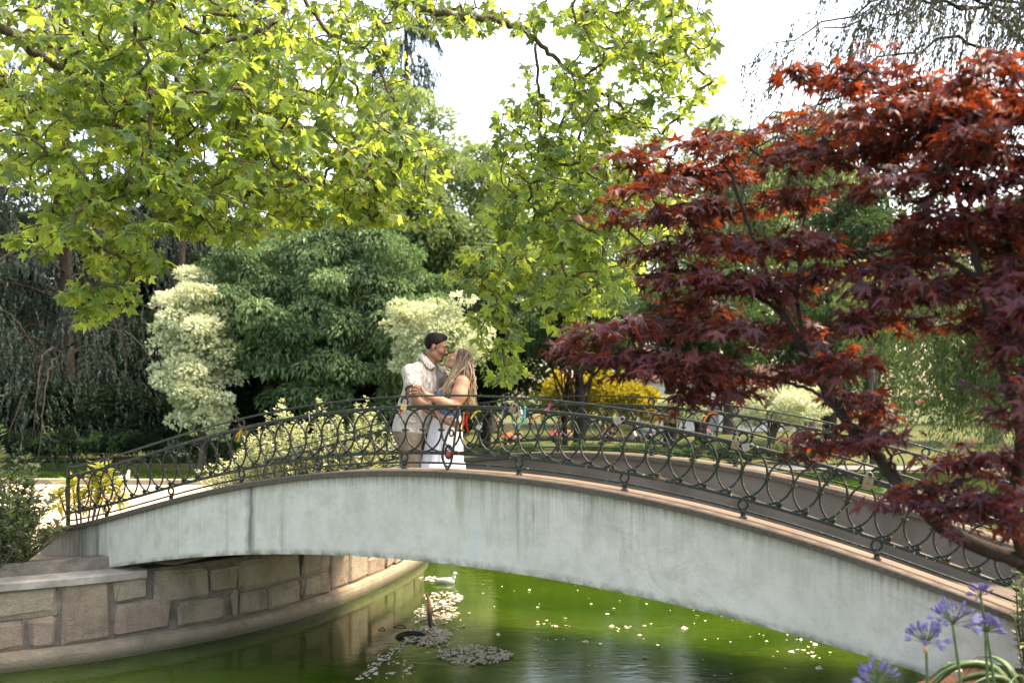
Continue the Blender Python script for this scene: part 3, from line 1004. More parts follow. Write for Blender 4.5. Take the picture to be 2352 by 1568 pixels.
L_LARCH = leafmat("dull_olive_needle", (0.070, 0.085, 0.050), (0.030, 0.040, 0.025), (0.08, 0.10, 0.04), 0.25, 0.2, 0.6)
L_WILLOW = leafmat("willow_leaf", (0.105, 0.150, 0.065), (0.020, 0.042, 0.016), (0.14, 0.21, 0.045), 0.36, 0.3, 0.45)
L_YELLOW = leafmat("yellow_leaf", (0.50, 0.42, 0.05), (0.20, 0.19, 0.03), (0.60, 0.50, 0.05), 0.5, 0.2)
L_PALEY = leafmat("pale_yellow_green_leaf", (0.40, 0.42, 0.16), (0.18, 0.24, 0.08), (0.45, 0.48, 0.14), 0.45, 0.3)
L_SHRUB = leafmat("variegated_shrub_leaf", (0.56, 0.59, 0.38), (0.19, 0.25, 0.10), (0.38, 0.44, 0.15), 0.35, 0.4, 0.4)
L_BOX = leafmat("small_shrub_leaf", (0.260, 0.300, 0.150), (0.075, 0.115, 0.048), (0.14, 0.20, 0.04), 0.35, 0.4, 0.4)
L_PLANE = leafmat("plane_leaf", (0.115, 0.190, 0.052), (0.020, 0.060, 0.022), (0.50, 0.65, 0.10), 0.47, 0.25, 0.45, 0.45)
L_MAPLE = leafmat("red_maple_leaf", (0.105, 0.031, 0.039), (0.038, 0.014, 0.019), (0.46, 0.080, 0.018), 0.185, 0.34, 0.5, 0.2)

gz = lambda y: float(ground_z(0, y))

# ------------------------------------------------------------------ far trees, back to front
def round_tree(name, label, u, d, vtop, vbot, ru, n, per, size, lmat, bmat=B_GREY, crr=0.2, group=None, leaf=OVAL, rt=0.3, lo=0.5, ry=None, flat=0.65, hang=0.3, limbs=14, up=0.55, zmin=None, fill=0.25):
    """broadleaf tree: middle column u, crown rows vtop..vbot and half width ru in the 2352 px picture, d metres away"""
    zt, zb = P(u, vtop, d)[2], P(u, vbot, d)[2]
    c = np.array([P(u, 0, d)[0], d, (zt + zb) / 2])
    rx = ru / FPX * d; rz = (zt - zb) / 2
    ry = ry or min(rx, rz * 1.2)
    cr = crr * (rx * rz) ** 0.5
    cc = clumps(c, (rx - cr * 0.7, ry, rz - cr * flat * 0.7), n, lo, zmin=zmin)
    if fill:
        cc[:int(n * fill)] = c + (cc[:int(n * fill)] - c) * rng.uniform(0.35, 0.85, (int(n * fill), 1))
    base = (c[0] + rng.normal(0, 0.2), d + 0.3, gz(d) - 0.05)
    return tree(name, label, base, (c[0], d, zt - 0.25 * rz), rt, cc, rng.uniform(0.75, 1.25, n) * cr, per, leaf, size, lmat, bmat, group=group, limbs=limbs, flat=flat, hang=hang, up=up)

G_FAR = "tall pale green trees on the skyline"
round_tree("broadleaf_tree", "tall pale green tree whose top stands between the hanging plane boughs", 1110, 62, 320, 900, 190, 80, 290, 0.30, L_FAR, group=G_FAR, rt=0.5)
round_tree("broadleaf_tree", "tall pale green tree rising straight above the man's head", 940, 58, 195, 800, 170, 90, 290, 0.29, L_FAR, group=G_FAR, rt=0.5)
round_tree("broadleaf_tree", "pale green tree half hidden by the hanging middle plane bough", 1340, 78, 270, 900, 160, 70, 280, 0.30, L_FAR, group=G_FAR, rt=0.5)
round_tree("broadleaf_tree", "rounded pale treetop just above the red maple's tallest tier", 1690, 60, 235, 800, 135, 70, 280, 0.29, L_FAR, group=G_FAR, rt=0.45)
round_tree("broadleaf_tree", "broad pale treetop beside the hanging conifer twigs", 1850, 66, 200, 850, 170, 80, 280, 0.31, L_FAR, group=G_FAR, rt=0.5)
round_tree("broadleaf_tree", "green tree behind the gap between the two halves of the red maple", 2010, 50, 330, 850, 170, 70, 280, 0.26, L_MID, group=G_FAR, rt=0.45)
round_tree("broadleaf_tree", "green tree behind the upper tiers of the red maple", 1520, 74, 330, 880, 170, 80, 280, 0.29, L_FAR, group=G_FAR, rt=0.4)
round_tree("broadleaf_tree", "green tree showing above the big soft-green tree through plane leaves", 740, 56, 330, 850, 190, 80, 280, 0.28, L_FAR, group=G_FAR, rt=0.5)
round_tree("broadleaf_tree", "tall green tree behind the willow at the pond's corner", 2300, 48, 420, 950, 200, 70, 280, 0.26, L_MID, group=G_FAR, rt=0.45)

# woodland beyond, read as one mass
wc = []
for k in range(95):
    x = -62 + k * 1.45 + rng.normal(0, 0.5)
    h = rng.uniform(14, 21) if (x < -12) else rng.uniform(8, 13)
    for q in range(7):
        wc.append([x + rng.normal(0, 0.8), rng.uniform(76, 86), -2 + h * (q + 0.6) / 7])
wc = np.array(wc)
p, nr, d = cloud(wc, rng.uniform(1.2, 2.2, len(wc)), 60, wc.mean(0))
V, F, a = scatter(*OVAL, p, frames(nr, norm(d + rng.normal(0, 0.5, p.shape))), 0.55 * np.clip(rng.normal(1, 0.25, len(p)), 0.4, 1.6))
meta(add("distant_woods", V, F, L_MID, None, False, {"var": a}), "dark green far-off wood closing the park behind the lawn", "woods", kind="stuff")

# ------------------------------------------------------------------ weeping conifers
def conifer(name, label, base, H, r, z0, blen, nb, lmat, bmat, strand=0.9, ns=26, width=0.11, droop=0.35, group=None, arc=(0, 360), thin=1.0, rise=0.12, fine=False, wob=0.03):
    base = np.array(base, float)
    t = thing(name, tuple(base), label, "tree", group)
    c = catmull([base - [0, 0, 0.3], base + [0, 0, 0.02 * H], base + [rng.normal(0, .15), rng.normal(0, .15), H * 0.5], base + [0, 0, H]], 8)
    parts = [tube(c, r * np.interp(np.linspace(0, 1, len(c)), [0, 0.3, 1], [1.35, 1.0, 0.12]), 10)]
    SP, SD, SL = [], [], []
    for k in range(nb):
        f = (k + rng.random()) / nb
        z = base[2] + z0 + (H - z0) * f ** 1.1
        L = blen * (1 - 0.8 * f) * rng.uniform(0.65, 1.05)
        az = R(rng.uniform(*arc))
        h = np.array([math.cos(az), math.sin(az), 0])
        a = np.array([base[0], base[1], z])
        jz = rng.normal(0, 0.05, 2) * L
        b = limb([a, a + h * L * 0.4 + [0, 0, L * rise], a + h * L * 0.75 + [0, 0, L * (rise - droop * 0.35)], a + h * L - [0, 0, L * droop]], max(r * 0.16 * (1 - 0.6 * f), 0.02), 0.008, 5, 5, wob)
        parts.append(b)
        cl = catmull([a, a + h * L * 0.4 + [0, 0, L * rise], a + h * L * 0.75 + [0, 0, L * (rise - droop * 0.35)], a + h * L - [0, 0, L * droop]], 8)
        m = int(ns * 1.35 * L / blen * 3) + 6
        fi = rng.random(m) ** 0.7 * (len(cl) - 1)
        i0 = np.minimum(fi.astype(int), len(cl) - 2)
        q = cl[i0] + (cl[i0 + 1] - cl[i0]) * (fi - i0)[:, None]
        side = np.cross(h, [0, 0, 1.0])
        spread = rng.normal(0, 0.20 * L, m) * (0.3 + fi / len(cl))
        q = q + side * spread[:, None] - np.abs(spread)[:, None] * np.array([0, 0, 0.25])
        SP.append(q); SL.append(strand * rng.uniform(0.35, 1.25, m))
        SD.append(norm(np.array([0, 0, -1.0]) + h * 0.25 + side * np.sign(spread)[:, None] * 0.2 + rng.normal(0, 0.12, (m, 3))))
    SP, SD, SL = np.concatenate(SP), np.concatenate(SD), np.concatenate(SL)
    parts.append(sticks(SP, SP + SD * SL[:, None] * 0.9, 0.007, 0.003, 3))
    add("trunk", *join(parts), bmat, t, True)
    # every hanging spray is a row of short needle tufts
    per = 10 if not fine else 12
    f = np.tile(np.arange(per) / per, len(SP)) + rng.random(len(SP) * per) / per
    SPr, SDr, SLr = np.repeat(SP, per, 0), np.repeat(SD, per, 0), np.repeat(SL, per)
    pos = SPr + SDr * (f * SLr)[:, None] + rng.normal(0, 0.018, SPr.shape)
    dirs = norm(SDr + rng.normal(0, 0.24, pos.shape))
    nrm = norm(rng.normal(0, 0.8, pos.shape) + np.array([0.2, -0.9, 0.5]))
    V, F, a = scatter(*NEEDLE, pos, frames(nrm, dirs), width * 2.6 * thin * rng.uniform(0.6, 1.3, len(pos)) * (1.1 - 0.5 * f), np.clip(np.repeat(rng.normal(0.5, 0.25, len(SP)), per), 0, 1))
    add("crown", V, F, lmat, t, False, {"var": a})
    return t

G_CED = "weeping blue-grey conifers across the pond"
conifer("weeping_conifer", "tall blue-grey weeping conifer with a brown trunk at the far bank", (P(150, 0, 39)[0], 39, gz(39)), 19, 0.42, 2.2, 6.8, 50, L_CEDAR, B_DARK, 0.85, 28, 0.062, 0.5, G_CED)
conifer("weeping_conifer", "weeping conifer draped beside the cream-flowered tree", (P(400, 0, 43)[0], 43, gz(43)), 20, 0.42, 3.5, 6.4, 50, L_CEDAR, B_DARK, 0.95, 28, 0.062, 0.5, G_CED)
conifer("weeping_conifer", "weeping conifer standing apart, its drooping limbs overlapping the pond's corner shrubs", (P(-90, 0, 37)[0], 37, gz(37)), 17, 0.4, 1.5, 6.2, 42, L_CEDAR, B_DARK, 0.85, 28, 0.062, 0.5, G_CED)
conifer("tall_conifer", "tall hazy conifer spire seen through gaps in the plane leaves", (P(930, 0, 70)[0], 70, gz(70)), 38, 0.4, 8, 5.5, 74, L_CEDAR, B_DARK, 1.5, 16, 0.14, 0.3, G_CED)
conifer("tall_conifer", "grey conifer behind the big soft-green tree, between the weeping ones and the spire", (P(590, 0, 60)[0], 60, gz(60)), 30, 0.5, 5, 6.5, 46, L_CEDAR, B_RED, 1.4, 16, 0.13, 0.35, G_CED)

# conifer on the pond's right-hand bank: bare hanging twigs against the sky
conifer("larch", "sparse olive conifer with long hanging twigs against the white sky", (10.6, 17.5, gz(17.5)), 15.0, 0.3, 6.2, 8.8, 80, L_LARCH, B_DARK, 0.75, 25, 0.034, 0.10, None, (150, 262), 1.15, 0.06, True, 0.09)

# ------------------------------------------------------------------ flowering trees and shrubs on the far bank
round_tree("spreading_tree", "large rounded soft-green tree on the far bank behind the bridge", 750, 35.6, 455, 1005, 325, 350, 300, 0.19, L_KOUSA, B_GREY, 0.14, None, NARROW, 0.28, 0.55, 2.8, 0.55, 0.9, up=0.9)
G_CR = "cream-flowered trees on the far bank"
round_tree("flowering_tree", "cream-flowered tree leaning over the pond next to the weeping conifers", 452, 33.5, 580, 1035, 112, 140, 165, 0.13, L_CREAM, B_GREY, 0.19, G_CR, OVAL, 0.16, 0.35, 1.7, 0.5, 0.1)
round_tree("flowering_tree", "cream-flowered tree right behind the couple's heads", 1005, 31.9, 655, 905, 150, 100, 170, 0.125, L_CREAM, B_GREY, 0.22, G_CR, OVAL, 0.16, 0.35, 1.7, 0.45, 0.1)
round_tree("flowering_tree", "pale-flowered tree by the white building under the red maple", 1790, 38, 860, 1000, 130, 60, 180, 0.125, L_CREAM, B_GREY, 0.25, G_CR, OVAL, 0.16, 0.3, 1.8, 0.45, 0.1)
round_tree("flowering_tree", "small pale-flowered tree beside the sunlit yellow shrubs", 1560, 40, 890, 970, 70, 36, 160, 0.125, L_CREAM, B_GREY, 0.28, G_CR, OVAL, 0.1, 0.3, 1.1, 0.45, 0.1)
round_tree("pale_tree", "pale yellow-green feathery tree glowing behind the maple's open middle", 1990, 33, 590, 800, 80, 60, 280, 0.14, L_PALEY, B_GREY, 0.26, None, NARROW, 0.15, 0.3, 1.3, 0.6, 0.7)
G_MID = "shady trees around the lawn"
G_BK = "dark trees behind the weeping conifers"
for u_, v_, lab in ((30, 430, "dense dark tree filling in behind the outer weeping conifers"), (230, 400, "dense dark tree between the brown trunk and the draped conifer"), (400, 420, "dense dark tree behind the cream-flowered tree and draped conifer")):
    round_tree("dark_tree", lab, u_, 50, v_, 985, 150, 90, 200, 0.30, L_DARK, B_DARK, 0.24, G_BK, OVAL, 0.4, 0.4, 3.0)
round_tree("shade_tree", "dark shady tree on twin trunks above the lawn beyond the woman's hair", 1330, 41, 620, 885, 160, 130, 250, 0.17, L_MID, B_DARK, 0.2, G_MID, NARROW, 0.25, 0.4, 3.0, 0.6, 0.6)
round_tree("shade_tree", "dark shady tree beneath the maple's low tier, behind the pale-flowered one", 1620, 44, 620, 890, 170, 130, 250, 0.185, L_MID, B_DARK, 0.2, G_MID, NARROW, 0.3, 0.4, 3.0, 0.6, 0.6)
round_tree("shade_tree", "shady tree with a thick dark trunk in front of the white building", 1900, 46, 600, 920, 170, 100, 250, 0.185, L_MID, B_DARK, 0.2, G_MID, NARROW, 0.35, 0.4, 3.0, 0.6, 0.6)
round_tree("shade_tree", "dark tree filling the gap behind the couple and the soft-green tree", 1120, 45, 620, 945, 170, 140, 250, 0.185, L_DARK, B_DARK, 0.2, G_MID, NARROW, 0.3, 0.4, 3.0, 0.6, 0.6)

# lone trunks by the lawn
for (u, d, r, lab) in ((1298, 43, 0.14, "slim dark trunk, first of the pair in front of the yellow shrubs"), (1323, 43.5, 0.15, "slim dark trunk, second of the pair in front of the yellow shrubs"),
                       (1540, 45, 0.34, "thick dark trunk by the pale wall of the white building")):
    b = np.array([P(u, 0, d)[0], d, gz(d)])
    t = thing("slender_tree", tuple(b), lab, "tree", G_MID)
    cc = clumps(b + [0, 0, 6.3], (1.7, 1.7, 1.6), 16)
    add("trunk", *trunk_limbs(b, b + [0.1, 0, 6.2], r, cc[:8]), B_DARK, t, True)
    p, nr, dd = cloud(cc, 0.8, 200, b + [0, 0, 6.3])
    V, F, a = scatter(*OVAL, p, frames(nr, norm(dd + rng.normal(0, .5, p.shape))), 0.17)
    add("crown", V, F, L_MID, t, False, {"var": a})

def bush(name, label, c, r, n, per, size, lmat, cat="shrub", group=None, leaf=OVAL, up=0.6, flat=0.8, stems=7, crr=0.3, bm=B_DARK, zmin=-0.2):
    """shrub: stems from the ground and leaf clumps round them; c = centre on the ground, r = half sizes"""
    c = np.array(c, float); r = np.array(r, float)
    t = thing(name, tuple(c), label, cat, group)
    cc = clumps(c + [0, 0, r[2] * 0.9], r * [0.85, 0.85, 0.85], n, 0.25, zmin=zmin)
    cc[:, 2] = np.maximum(cc[:, 2], c[2] + 0.08)
    st = cc[rng.permutation(n)[:stems]]
    add("stem", *sticks(np.repeat(c[None], len(st), 0) + rng.normal(0, 0.12, (len(st), 3)) * r * [1, 1, 0] - [0, 0, 0.1], st, 0.02, 0.007, 5), bm, t, True)
    k = crr * (r[0] * r[2]) ** 0.5
    p, nr, d = cloud(cc, rng.uniform(0.7, 1.3, n) * k, per, c, up, flat)
    p[:, 2] = np.maximum(p[:, 2], c[2] + 0.01)
    cv = np.repeat(np.clip(rng.normal(0.5, 0.2, n), 0, 1), per)
    V, F, a = scatter(*leaf, p, frames(nr, norm(d + rng.normal(0, 0.5, p.shape) + [0, 0, 0.2])), size * np.clip(rng.normal(1, 0.25, len(p)), 0.4, 1.6), np.clip(cv + rng.normal(0, 0.2, len(p)), 0, 1))
    add("leaves", V, F, lmat, t, False, {"var": a})
    return t

G_RH = "dark shrubs along the far bank"
rh = ["under the outermost weeping conifer", "at the foot of the brown-trunked conifer", "between the two draped conifers", "at the foot of the cream-flowered tree",
      "under the big soft-green tree's pond side", "under the middle of the big soft-green tree", "under the soft-green tree, behind the pale shrub", "behind the man's hips", "behind the woman's skirt"]
for k, u in enumerate((10, 135, 255, 370, 480, 600, 730, 870, 1010)):
    d = 36.5 + rng.uniform(-0.6, 1.5)
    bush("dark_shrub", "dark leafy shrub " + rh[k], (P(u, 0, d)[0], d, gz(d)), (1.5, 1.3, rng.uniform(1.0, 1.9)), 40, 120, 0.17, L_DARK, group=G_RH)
G_RH2 = "tall dark thicket behind the far bank"
for k, u in enumerate((70, 240, 330, 560, 880)):
    d = 44.5 + rng.uniform(0, 2)
    bush("tall_thicket", "tall black-green thicket " + ["behind the trunk of the brown conifer", "in the gloom between the conifers", "behind the cream-flowered tree", "in the gloom below the soft-green tree", "in the gloom behind the couple"][k],
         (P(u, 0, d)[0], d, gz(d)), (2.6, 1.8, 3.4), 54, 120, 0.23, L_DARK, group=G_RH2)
# low plants (dark leaves stand in for shade) and white blooms by the water
for k, (u, d, rx, rzz, mt) in enumerate(((330, 34.3, 1.3, 0.6, L_DARK), (420, 34.2, 1.0, 0.5, L_MID), (520, 33.9, 1.2, 0.4, L_MID), (60, 34.5, 1.5, 0.6, L_DARK), (180, 34.4, 1.3, 0.6, L_DARK), (255, 34.3, 1.2, 0.55, L_MID), (-20, 34.6, 1.4, 0.6, L_DARK), (120, 34.4, 1.2, 0.5, L_MID), (620, 33.8, 1.2, 0.5, L_DARK))):
    bush("low_shrub", "low green shrub at the water's edge " + ["below the draped conifer", "below the cream-flowered tree", "beyond the low white kerb", "below the outer conifer", "below the brown trunk", "next to the white blooms", "past the golden plant's far side", "between the outer conifer and the brown trunk", "behind the pale-tipped shrubs"][k],
         (P(u, 0, d)[0], d, gz(d)), (rx, 0.7, rzz), 26, 130, 0.11, mt, group="low shrubs at the far water's edge")
M_WHITE = leafmat("white_petal", (0.85, 0.85, 0.80), (0.65, 0.66, 0.6), (0.6, 0.6, 0.5), 0.3, 0.2, 0.6)
bush("white_flowers", "clump of white blooms between shrubs at the far water's edge", (P(405, 0, 34)[0], 34.0, gz(34)), (0.35, 0.3, 0.4), 10, 26, 0.10, M_WHITE, "flowers", None, OVAL)
for x_, y_, r_, lab in ((8.9, 16.2, (1.1, 0.8, 0.55), "green waterside bush behind the railing, close to the hanging willow"), (10.6, 18.4, (1.4, 1.0, 0.8), "taller green waterside bush at the willow's foot")):
    bush("waterside_bush", lab, (x_, y_, gz(y_)), r_, 40, 120, 0.13, L_MID, group="bushes on the willow bank", leaf=NARROW)
G_Y = "sunlit yellow shrubs beyond the lawn"
for k, (u, d, rx, h) in enumerate(((1395, 56, 2.1, 2.2), (1460, 55, 1.5, 1.6), (1300, 57, 1.7, 1.9))):
    bush("yellow_shrub", ["tallest sunlit yellow shrub beyond the picnickers", "sunlit yellow shrub behind the picnickers in dark clothes", "sunlit yellow shrub behind the twin slim trunks", "sunlit yellow shrub against the white building", "sunlit yellow shrub right beside the woman's hair"][k],
         (P(u, 0, d)[0], d, gz(d)), (rx, 1.2, h), 40, 150, 0.2, L_YELLOW, group=G_Y)
G_HE = "low green plants along the grey path"
for k, u in enumerate((1190, 1330, 1450, 1570, 1690, 1810, 1930)):
    d = 33.6 + 0.5 * (k % 2)
    bush("low_plant", ["low green plants beside the woman's skirt", "low green plants under the twin slim trunks", "low green plants below the tallest yellow shrub", "low green plants below the thick trunk", "low green plants below the white building", "low green plants below the pale-flowered tree", "low green plants close to the willow"][k],
         (P(u, 0, d)[0], d, gz(d)), (1.05, 0.6, 0.34), 26, 110, 0.10, L_MID if k != 5 else L_BOX, group=G_HE)

# ------------------------------------------------------------------ willow on the right-hand bank
def willow():
    base = np.array([11.2, 21.0, gz(21)])
    t = thing("willow", tuple(base), "green weeping willow trailing over the pond behind the red maple", "tree")
    top = base + [0, 0, 5.2]
    parts = [tube(catmull([base - [0, 0, .3], base, base + [-.2, 0, 2.2], top], 6), np.linspace(0.42, 0.16, 19), 10)]
    S, D, L = [], [], []
    for k in range(48):
        az = R(rng.uniform(90, 290)); ln = rng.uniform(1.2, 4.2)
        h = np.array([math.cos(az), math.sin(az), 0])
        a = base + [0, 0, rng.uniform(2.6, 5.0)]
        zz = rng.uniform(-0.4, 1.2)
        cl = catmull([a, a + h * ln * 0.45 + [0, 0, 0.5 + zz * 0.6], a + h * ln * 0.8 + [0, 0, 0.45 + zz * 0.6], a + h * ln + [0, 0, -0.1 + zz * 0.3]], 10)
        parts.append(tube(cl, np.linspace(0.07, 0.012, len(cl)), 5))
        m = 34
        fi = (0.25 + 0.75 * rng.random(m)) * (len(cl) - 1.01)
        i0 = fi.astype(int)
        q = cl[i0] + (cl[i0 + 1] - cl[i0]) * (fi - i0)[:, None] + rng.normal(0, 0.16, (m, 3)) * [1, 1, 0.3]
        S.append(q); D.append(np.repeat(h[None], m, 0)); L.append(np.minimum(rng.uniform(0.7, 2.6, m), q[:, 2] + 2.2))
    S, D, L = np.concatenate(S), np.concatenate(D), np.concatenate(L)
    per = 26
    f = (np.tile(np.arange(per), len(S)) + rng.random(len(S) * per)) / per
    Sr, Dr, Lr = np.repeat(S, per, 0), np.repeat(D, per, 0), np.repeat(L, per)
    curve = Dr * (0.35 * np.sqrt(f))[:, None] * np.minimum(Lr, 1.4)[:, None] * 0.6
    pos = Sr + curve + np.array([0, 0, -1.0]) * (f * Lr)[:, None] + rng.normal(0, 0.03, Sr.shape)
    dirs = norm(np.array([0, 0, -1.0]) + rng.normal(0, 0.45, pos.shape) + Dr * 0.25)
    V, F, a = scatter(*WILLOW, pos, frames(rng.normal(0, 1, pos.shape) + [0, -0.6, 0.6], dirs), 0.17 * rng.uniform(0.6, 1.25, len(pos)), np.clip(np.repeat(rng.normal(0.5, 0.28, len(S)), per) + rng.normal(0, .1, len(pos)), 0, 1))
    add("trunk", *join(parts), B_GREY, t, True)
    add("crown", V, F, L_WILLOW, t, False, {"var": a})
willow()

# ------------------------------------------------------------------ shrubs by the bridge
def shoots(name, label, base, n, hmin, hmax, spread, leaf, size, lmat, lean=0.12, per=26, r=0.008, group=None, cat="shrub", side=0.35, pow_=1.0):
    """upright leafy shoots from one root"""
    base = np.array(base, float)
    t = thing(name, tuple(base), label, cat, group)
    parts, pos, dr, nr, var = [], [], [], [], []
    for k in range(n):
        az = rng.uniform(0, 2 * np.pi); q = rng.random() ** 0.6
        h = rng.uniform(hmin, hmax) * (1 - side * q)
        o = np.array([math.cos(az) * spread[0], math.sin(az) * spread[1], 0]) * q
        a = base + o * 0.25 - [0, 0, 0.05]
        cl = catmull([a, a + o * 0.45 + [0, 0, h * 0.45], a + o * 0.75 + [rng.normal(0, lean) * 0.3, rng.normal(0, lean) * 0.3, h]], 6)
        parts.append(tube(cl, np.linspace(r, r * 0.35, len(cl)), 5))
        m = int(per * h)
        f = np.sort(rng.random(m) ** 0.75) * (len(cl) - 1.01)
        i0 = f.astype(int)
        pp = cl[i0] + (cl[i0 + 1] - cl[i0]) * (f - i0)[:, None]
        ang = np.arange(m) * 2.4 + rng.normal(0, 0.4, m)
        out = np.stack([np.cos(ang), np.sin(ang), np.full(m, 0.55)], -1)
        pos.append(pp + norm(out) * 0.008); dr.append(norm(out + rng.normal(0, 0.2, out.shape))); nr.append(np.array([0, 0, 1.0]) + rng.normal(0, 0.3, out.shape))
        var.append(np.clip(0.15 + 0.7 * f / len(cl) + rng.normal(0, 0.2, m), 0, 1))
    add("stem", *join(parts), B_GREY, t, True)
    pos, dr, nr, var = map(np.concatenate, (pos, dr, nr, var))
    V, F, a = scatter(*leaf, pos, frames(nr, dr), size * rng.uniform(0.6, 1.25, len(pos)), var)
    add("leaves", V, F, lmat, t, False, {"var": a})
    return t
OVAL2 = leaf_fold(0.6, 0.1, 0.05)
for k, (u, d, h, lab) in enumerate(((660, 14.0, 1.55, "pale-tipped upright shrub behind the rising half of the bridge railing"), (745, 13.6, 1.60, "pale-tipped upright shrub next to the first one, behind the railing"),
                                    (830, 13.9, 1.62, "pale-tipped upright shrub between the railing and the man"), (590, 14.6, 1.05, "shortest pale-tipped shrub behind the railing near the sandy path"))):
    b = (P(u, 0, d)[0], d, PATH_Z)
    shoots("pale_shrub", lab, b, 120, h * 0.75, h * 1.15, (0.85, 0.55), OVAL2, 0.062, L_SHRUB, per=60, group="pale-tipped shrubs behind the railing", side=0.5)
    for q in range(1):
        pass
shoots("bridge_shrub", "leafy green shrub with tall shoots at the foot of the bridge", (-4.92, 9.62, -1.60), 80, 0.75, 1.62, (0.50, 0.42), OVAL2, 0.078, L_BOX, per=55, side=0.6, lean=0.4)
shoots("bridge_shrub", "dense dark small-leaved shrub on the kerb against the bridge end", (-4.78, 9.48, -1.60), 55, 0.35, 0.80, (0.30, 0.22), OVAL2, 0.058, L_BOX, per=90, side=0.4, lean=0.3)
shoots("bridge_shrub", "olive shrub leaning over the sandy path beside the tall-shooted one", (-5.55, 9.9, -1.60), 55, 0.7, 1.6, (0.55, 0.45), OVAL2, 0.075, L_BOX, per=55, side=0.5, lean=0.4)
shoots("twiggy_seedling", "bare twiggy seedlings on the raised kerb before the sandy path", (-4.86, 9.25, -1.57), 7, 0.3, 0.62, (0.3, 0.1), OVAL2, 0.03, L_BOX, per=14, side=0.3, cat="plant")
LONGLEAF = leaf_quad(0.26, 0.05, 0.35)
def rosettes(name, label, base, spots, size, lmat):
    base = np.array(base, float)
    t = thing(name, tuple(base), label, "plant")
    pos, dr, parts = [], [], []
    for (x, y, z) in spots:
        tip = base + [x, y, z]
        parts.append(tube(catmull([base + [x * 0.3, y * 0.3, -0.05], base + [x * 0.7, y * 0.7, z * 0.5], tip], 5), 0.012, 5))
        m = 34
        az = np.arange(m) * 2.4; el = np.linspace(1.1, -0.35, m)
        dr.append(np.stack([np.cos(az) * np.cos(el), np.sin(az) * np.cos(el), np.sin(el)], -1))
        pos.append(tip + rng.normal(0, 0.012, (m, 3)) - np.outer(np.linspace(0, 0.16, m), [0, 0, 1]))
    add("stem", *join(parts), B_GREY, t, True)
    pos, dr = np.concatenate(pos), np.concatenate(dr)
    V, F, a = scatter(*LONGLEAF, pos, frames(np.array([0, 0, 1.0]) + rng.normal(0, .2, pos.shape), dr), size * rng.uniform(0.7, 1.2, len(pos)))
    add("leaves", V, F, lmat, t, False, {"var": a})
L_CROTON = leafmat("golden_green_leaf", (0.42, 0.40, 0.05), (0.15, 0.20, 0.03), (0.50, 0.48, 0.05), 0.45, 0.4, 0.35)
b = P(190, 0, 11.6)
rosettes("golden_plant", "golden-green plant with whorled pointed leaves behind the railing's end post", (b[0], 11.6, PATH_Z),
         [(-0.12, 0, 0.62), (0.10, 0.05, 0.66), (0.30, -0.02, 0.70), (0.02, -0.12, 0.50), (0.24, -0.1, 0.54), (-0.3, 0.05, 0.50), (0.40, 0.06, 0.55), (0.18, 0.1, 0.78)], 0.21, L_CROTON)
# ------------------------------------------------------------------ plane tree overhead
def ellipse_points(regs, total):
    """points in elliptic patches of the picture, each patch with its own depth range; returns world points"""
    ws = np.array([r[2] * r[3] * (r[6] if len(r) > 6 else 1.0) for r in regs])
    ns = np.round(total * ws / ws.sum()).astype(int)
    out = []
    for r, n in zip(regs, ns):
        a = rng.uniform(0, 2 * np.pi, n); q = np.sqrt(rng.random(n))
        u = r[0] + r[2] * q * np.cos(a); v = r[1] + r[3] * q * np.sin(a)
        d = rng.uniform(r[4], r[5], n)
        out.append(np.stack([(u - 1176) / FPX * d, d, (HZ - v) / FPX * d], -1))
    return np.concatenate(out)

def leafy(t, pos, direc, nrm, size, tmpl, lmat, var, n_obj, name):
    """the n_obj leaves that show largest become parts of their own, the rest one mass"""
    V = pos
    uv = np.stack([1176 + V[:, 0] / V[:, 1] * FPX, HZ - V[:, 2] / V[:, 1] * FPX], -1)
    seen = (uv[:, 0] > 10) & (uv[:, 0] < 2340) & (uv[:, 1] > 10) & (uv[:, 1] < 1560)
    key = np.where(seen, size / V[:, 1], 0)
    big = np.argsort(-key)[:n_obj]
    rest = np.setdiff1d(np.arange(len(V)), big)
    rot = frames(nrm, direc)
    VV, F, a = scatter(*tmpl, pos[rest], rot[rest], size[rest], var[rest])
    meta(add("foliage", VV, F, lmat, t, False, {"var": a}), kind="stuff")
    mes = []
    for k in range(8):
        me = mesh("leaf", tmpl[0], tmpl[1], lmat, False, {"var": np.full(len(tmpl[0]), (k + 0.5) / 8)})
        mes.append(me)
    for i in big:
        M = np.eye(4); M[:3, :3] = rot[i] * size[i]; M[:3, 3] = pos[i]
        place(name, mes[int(min(7, var[i] * 8))], t, M.tolist())

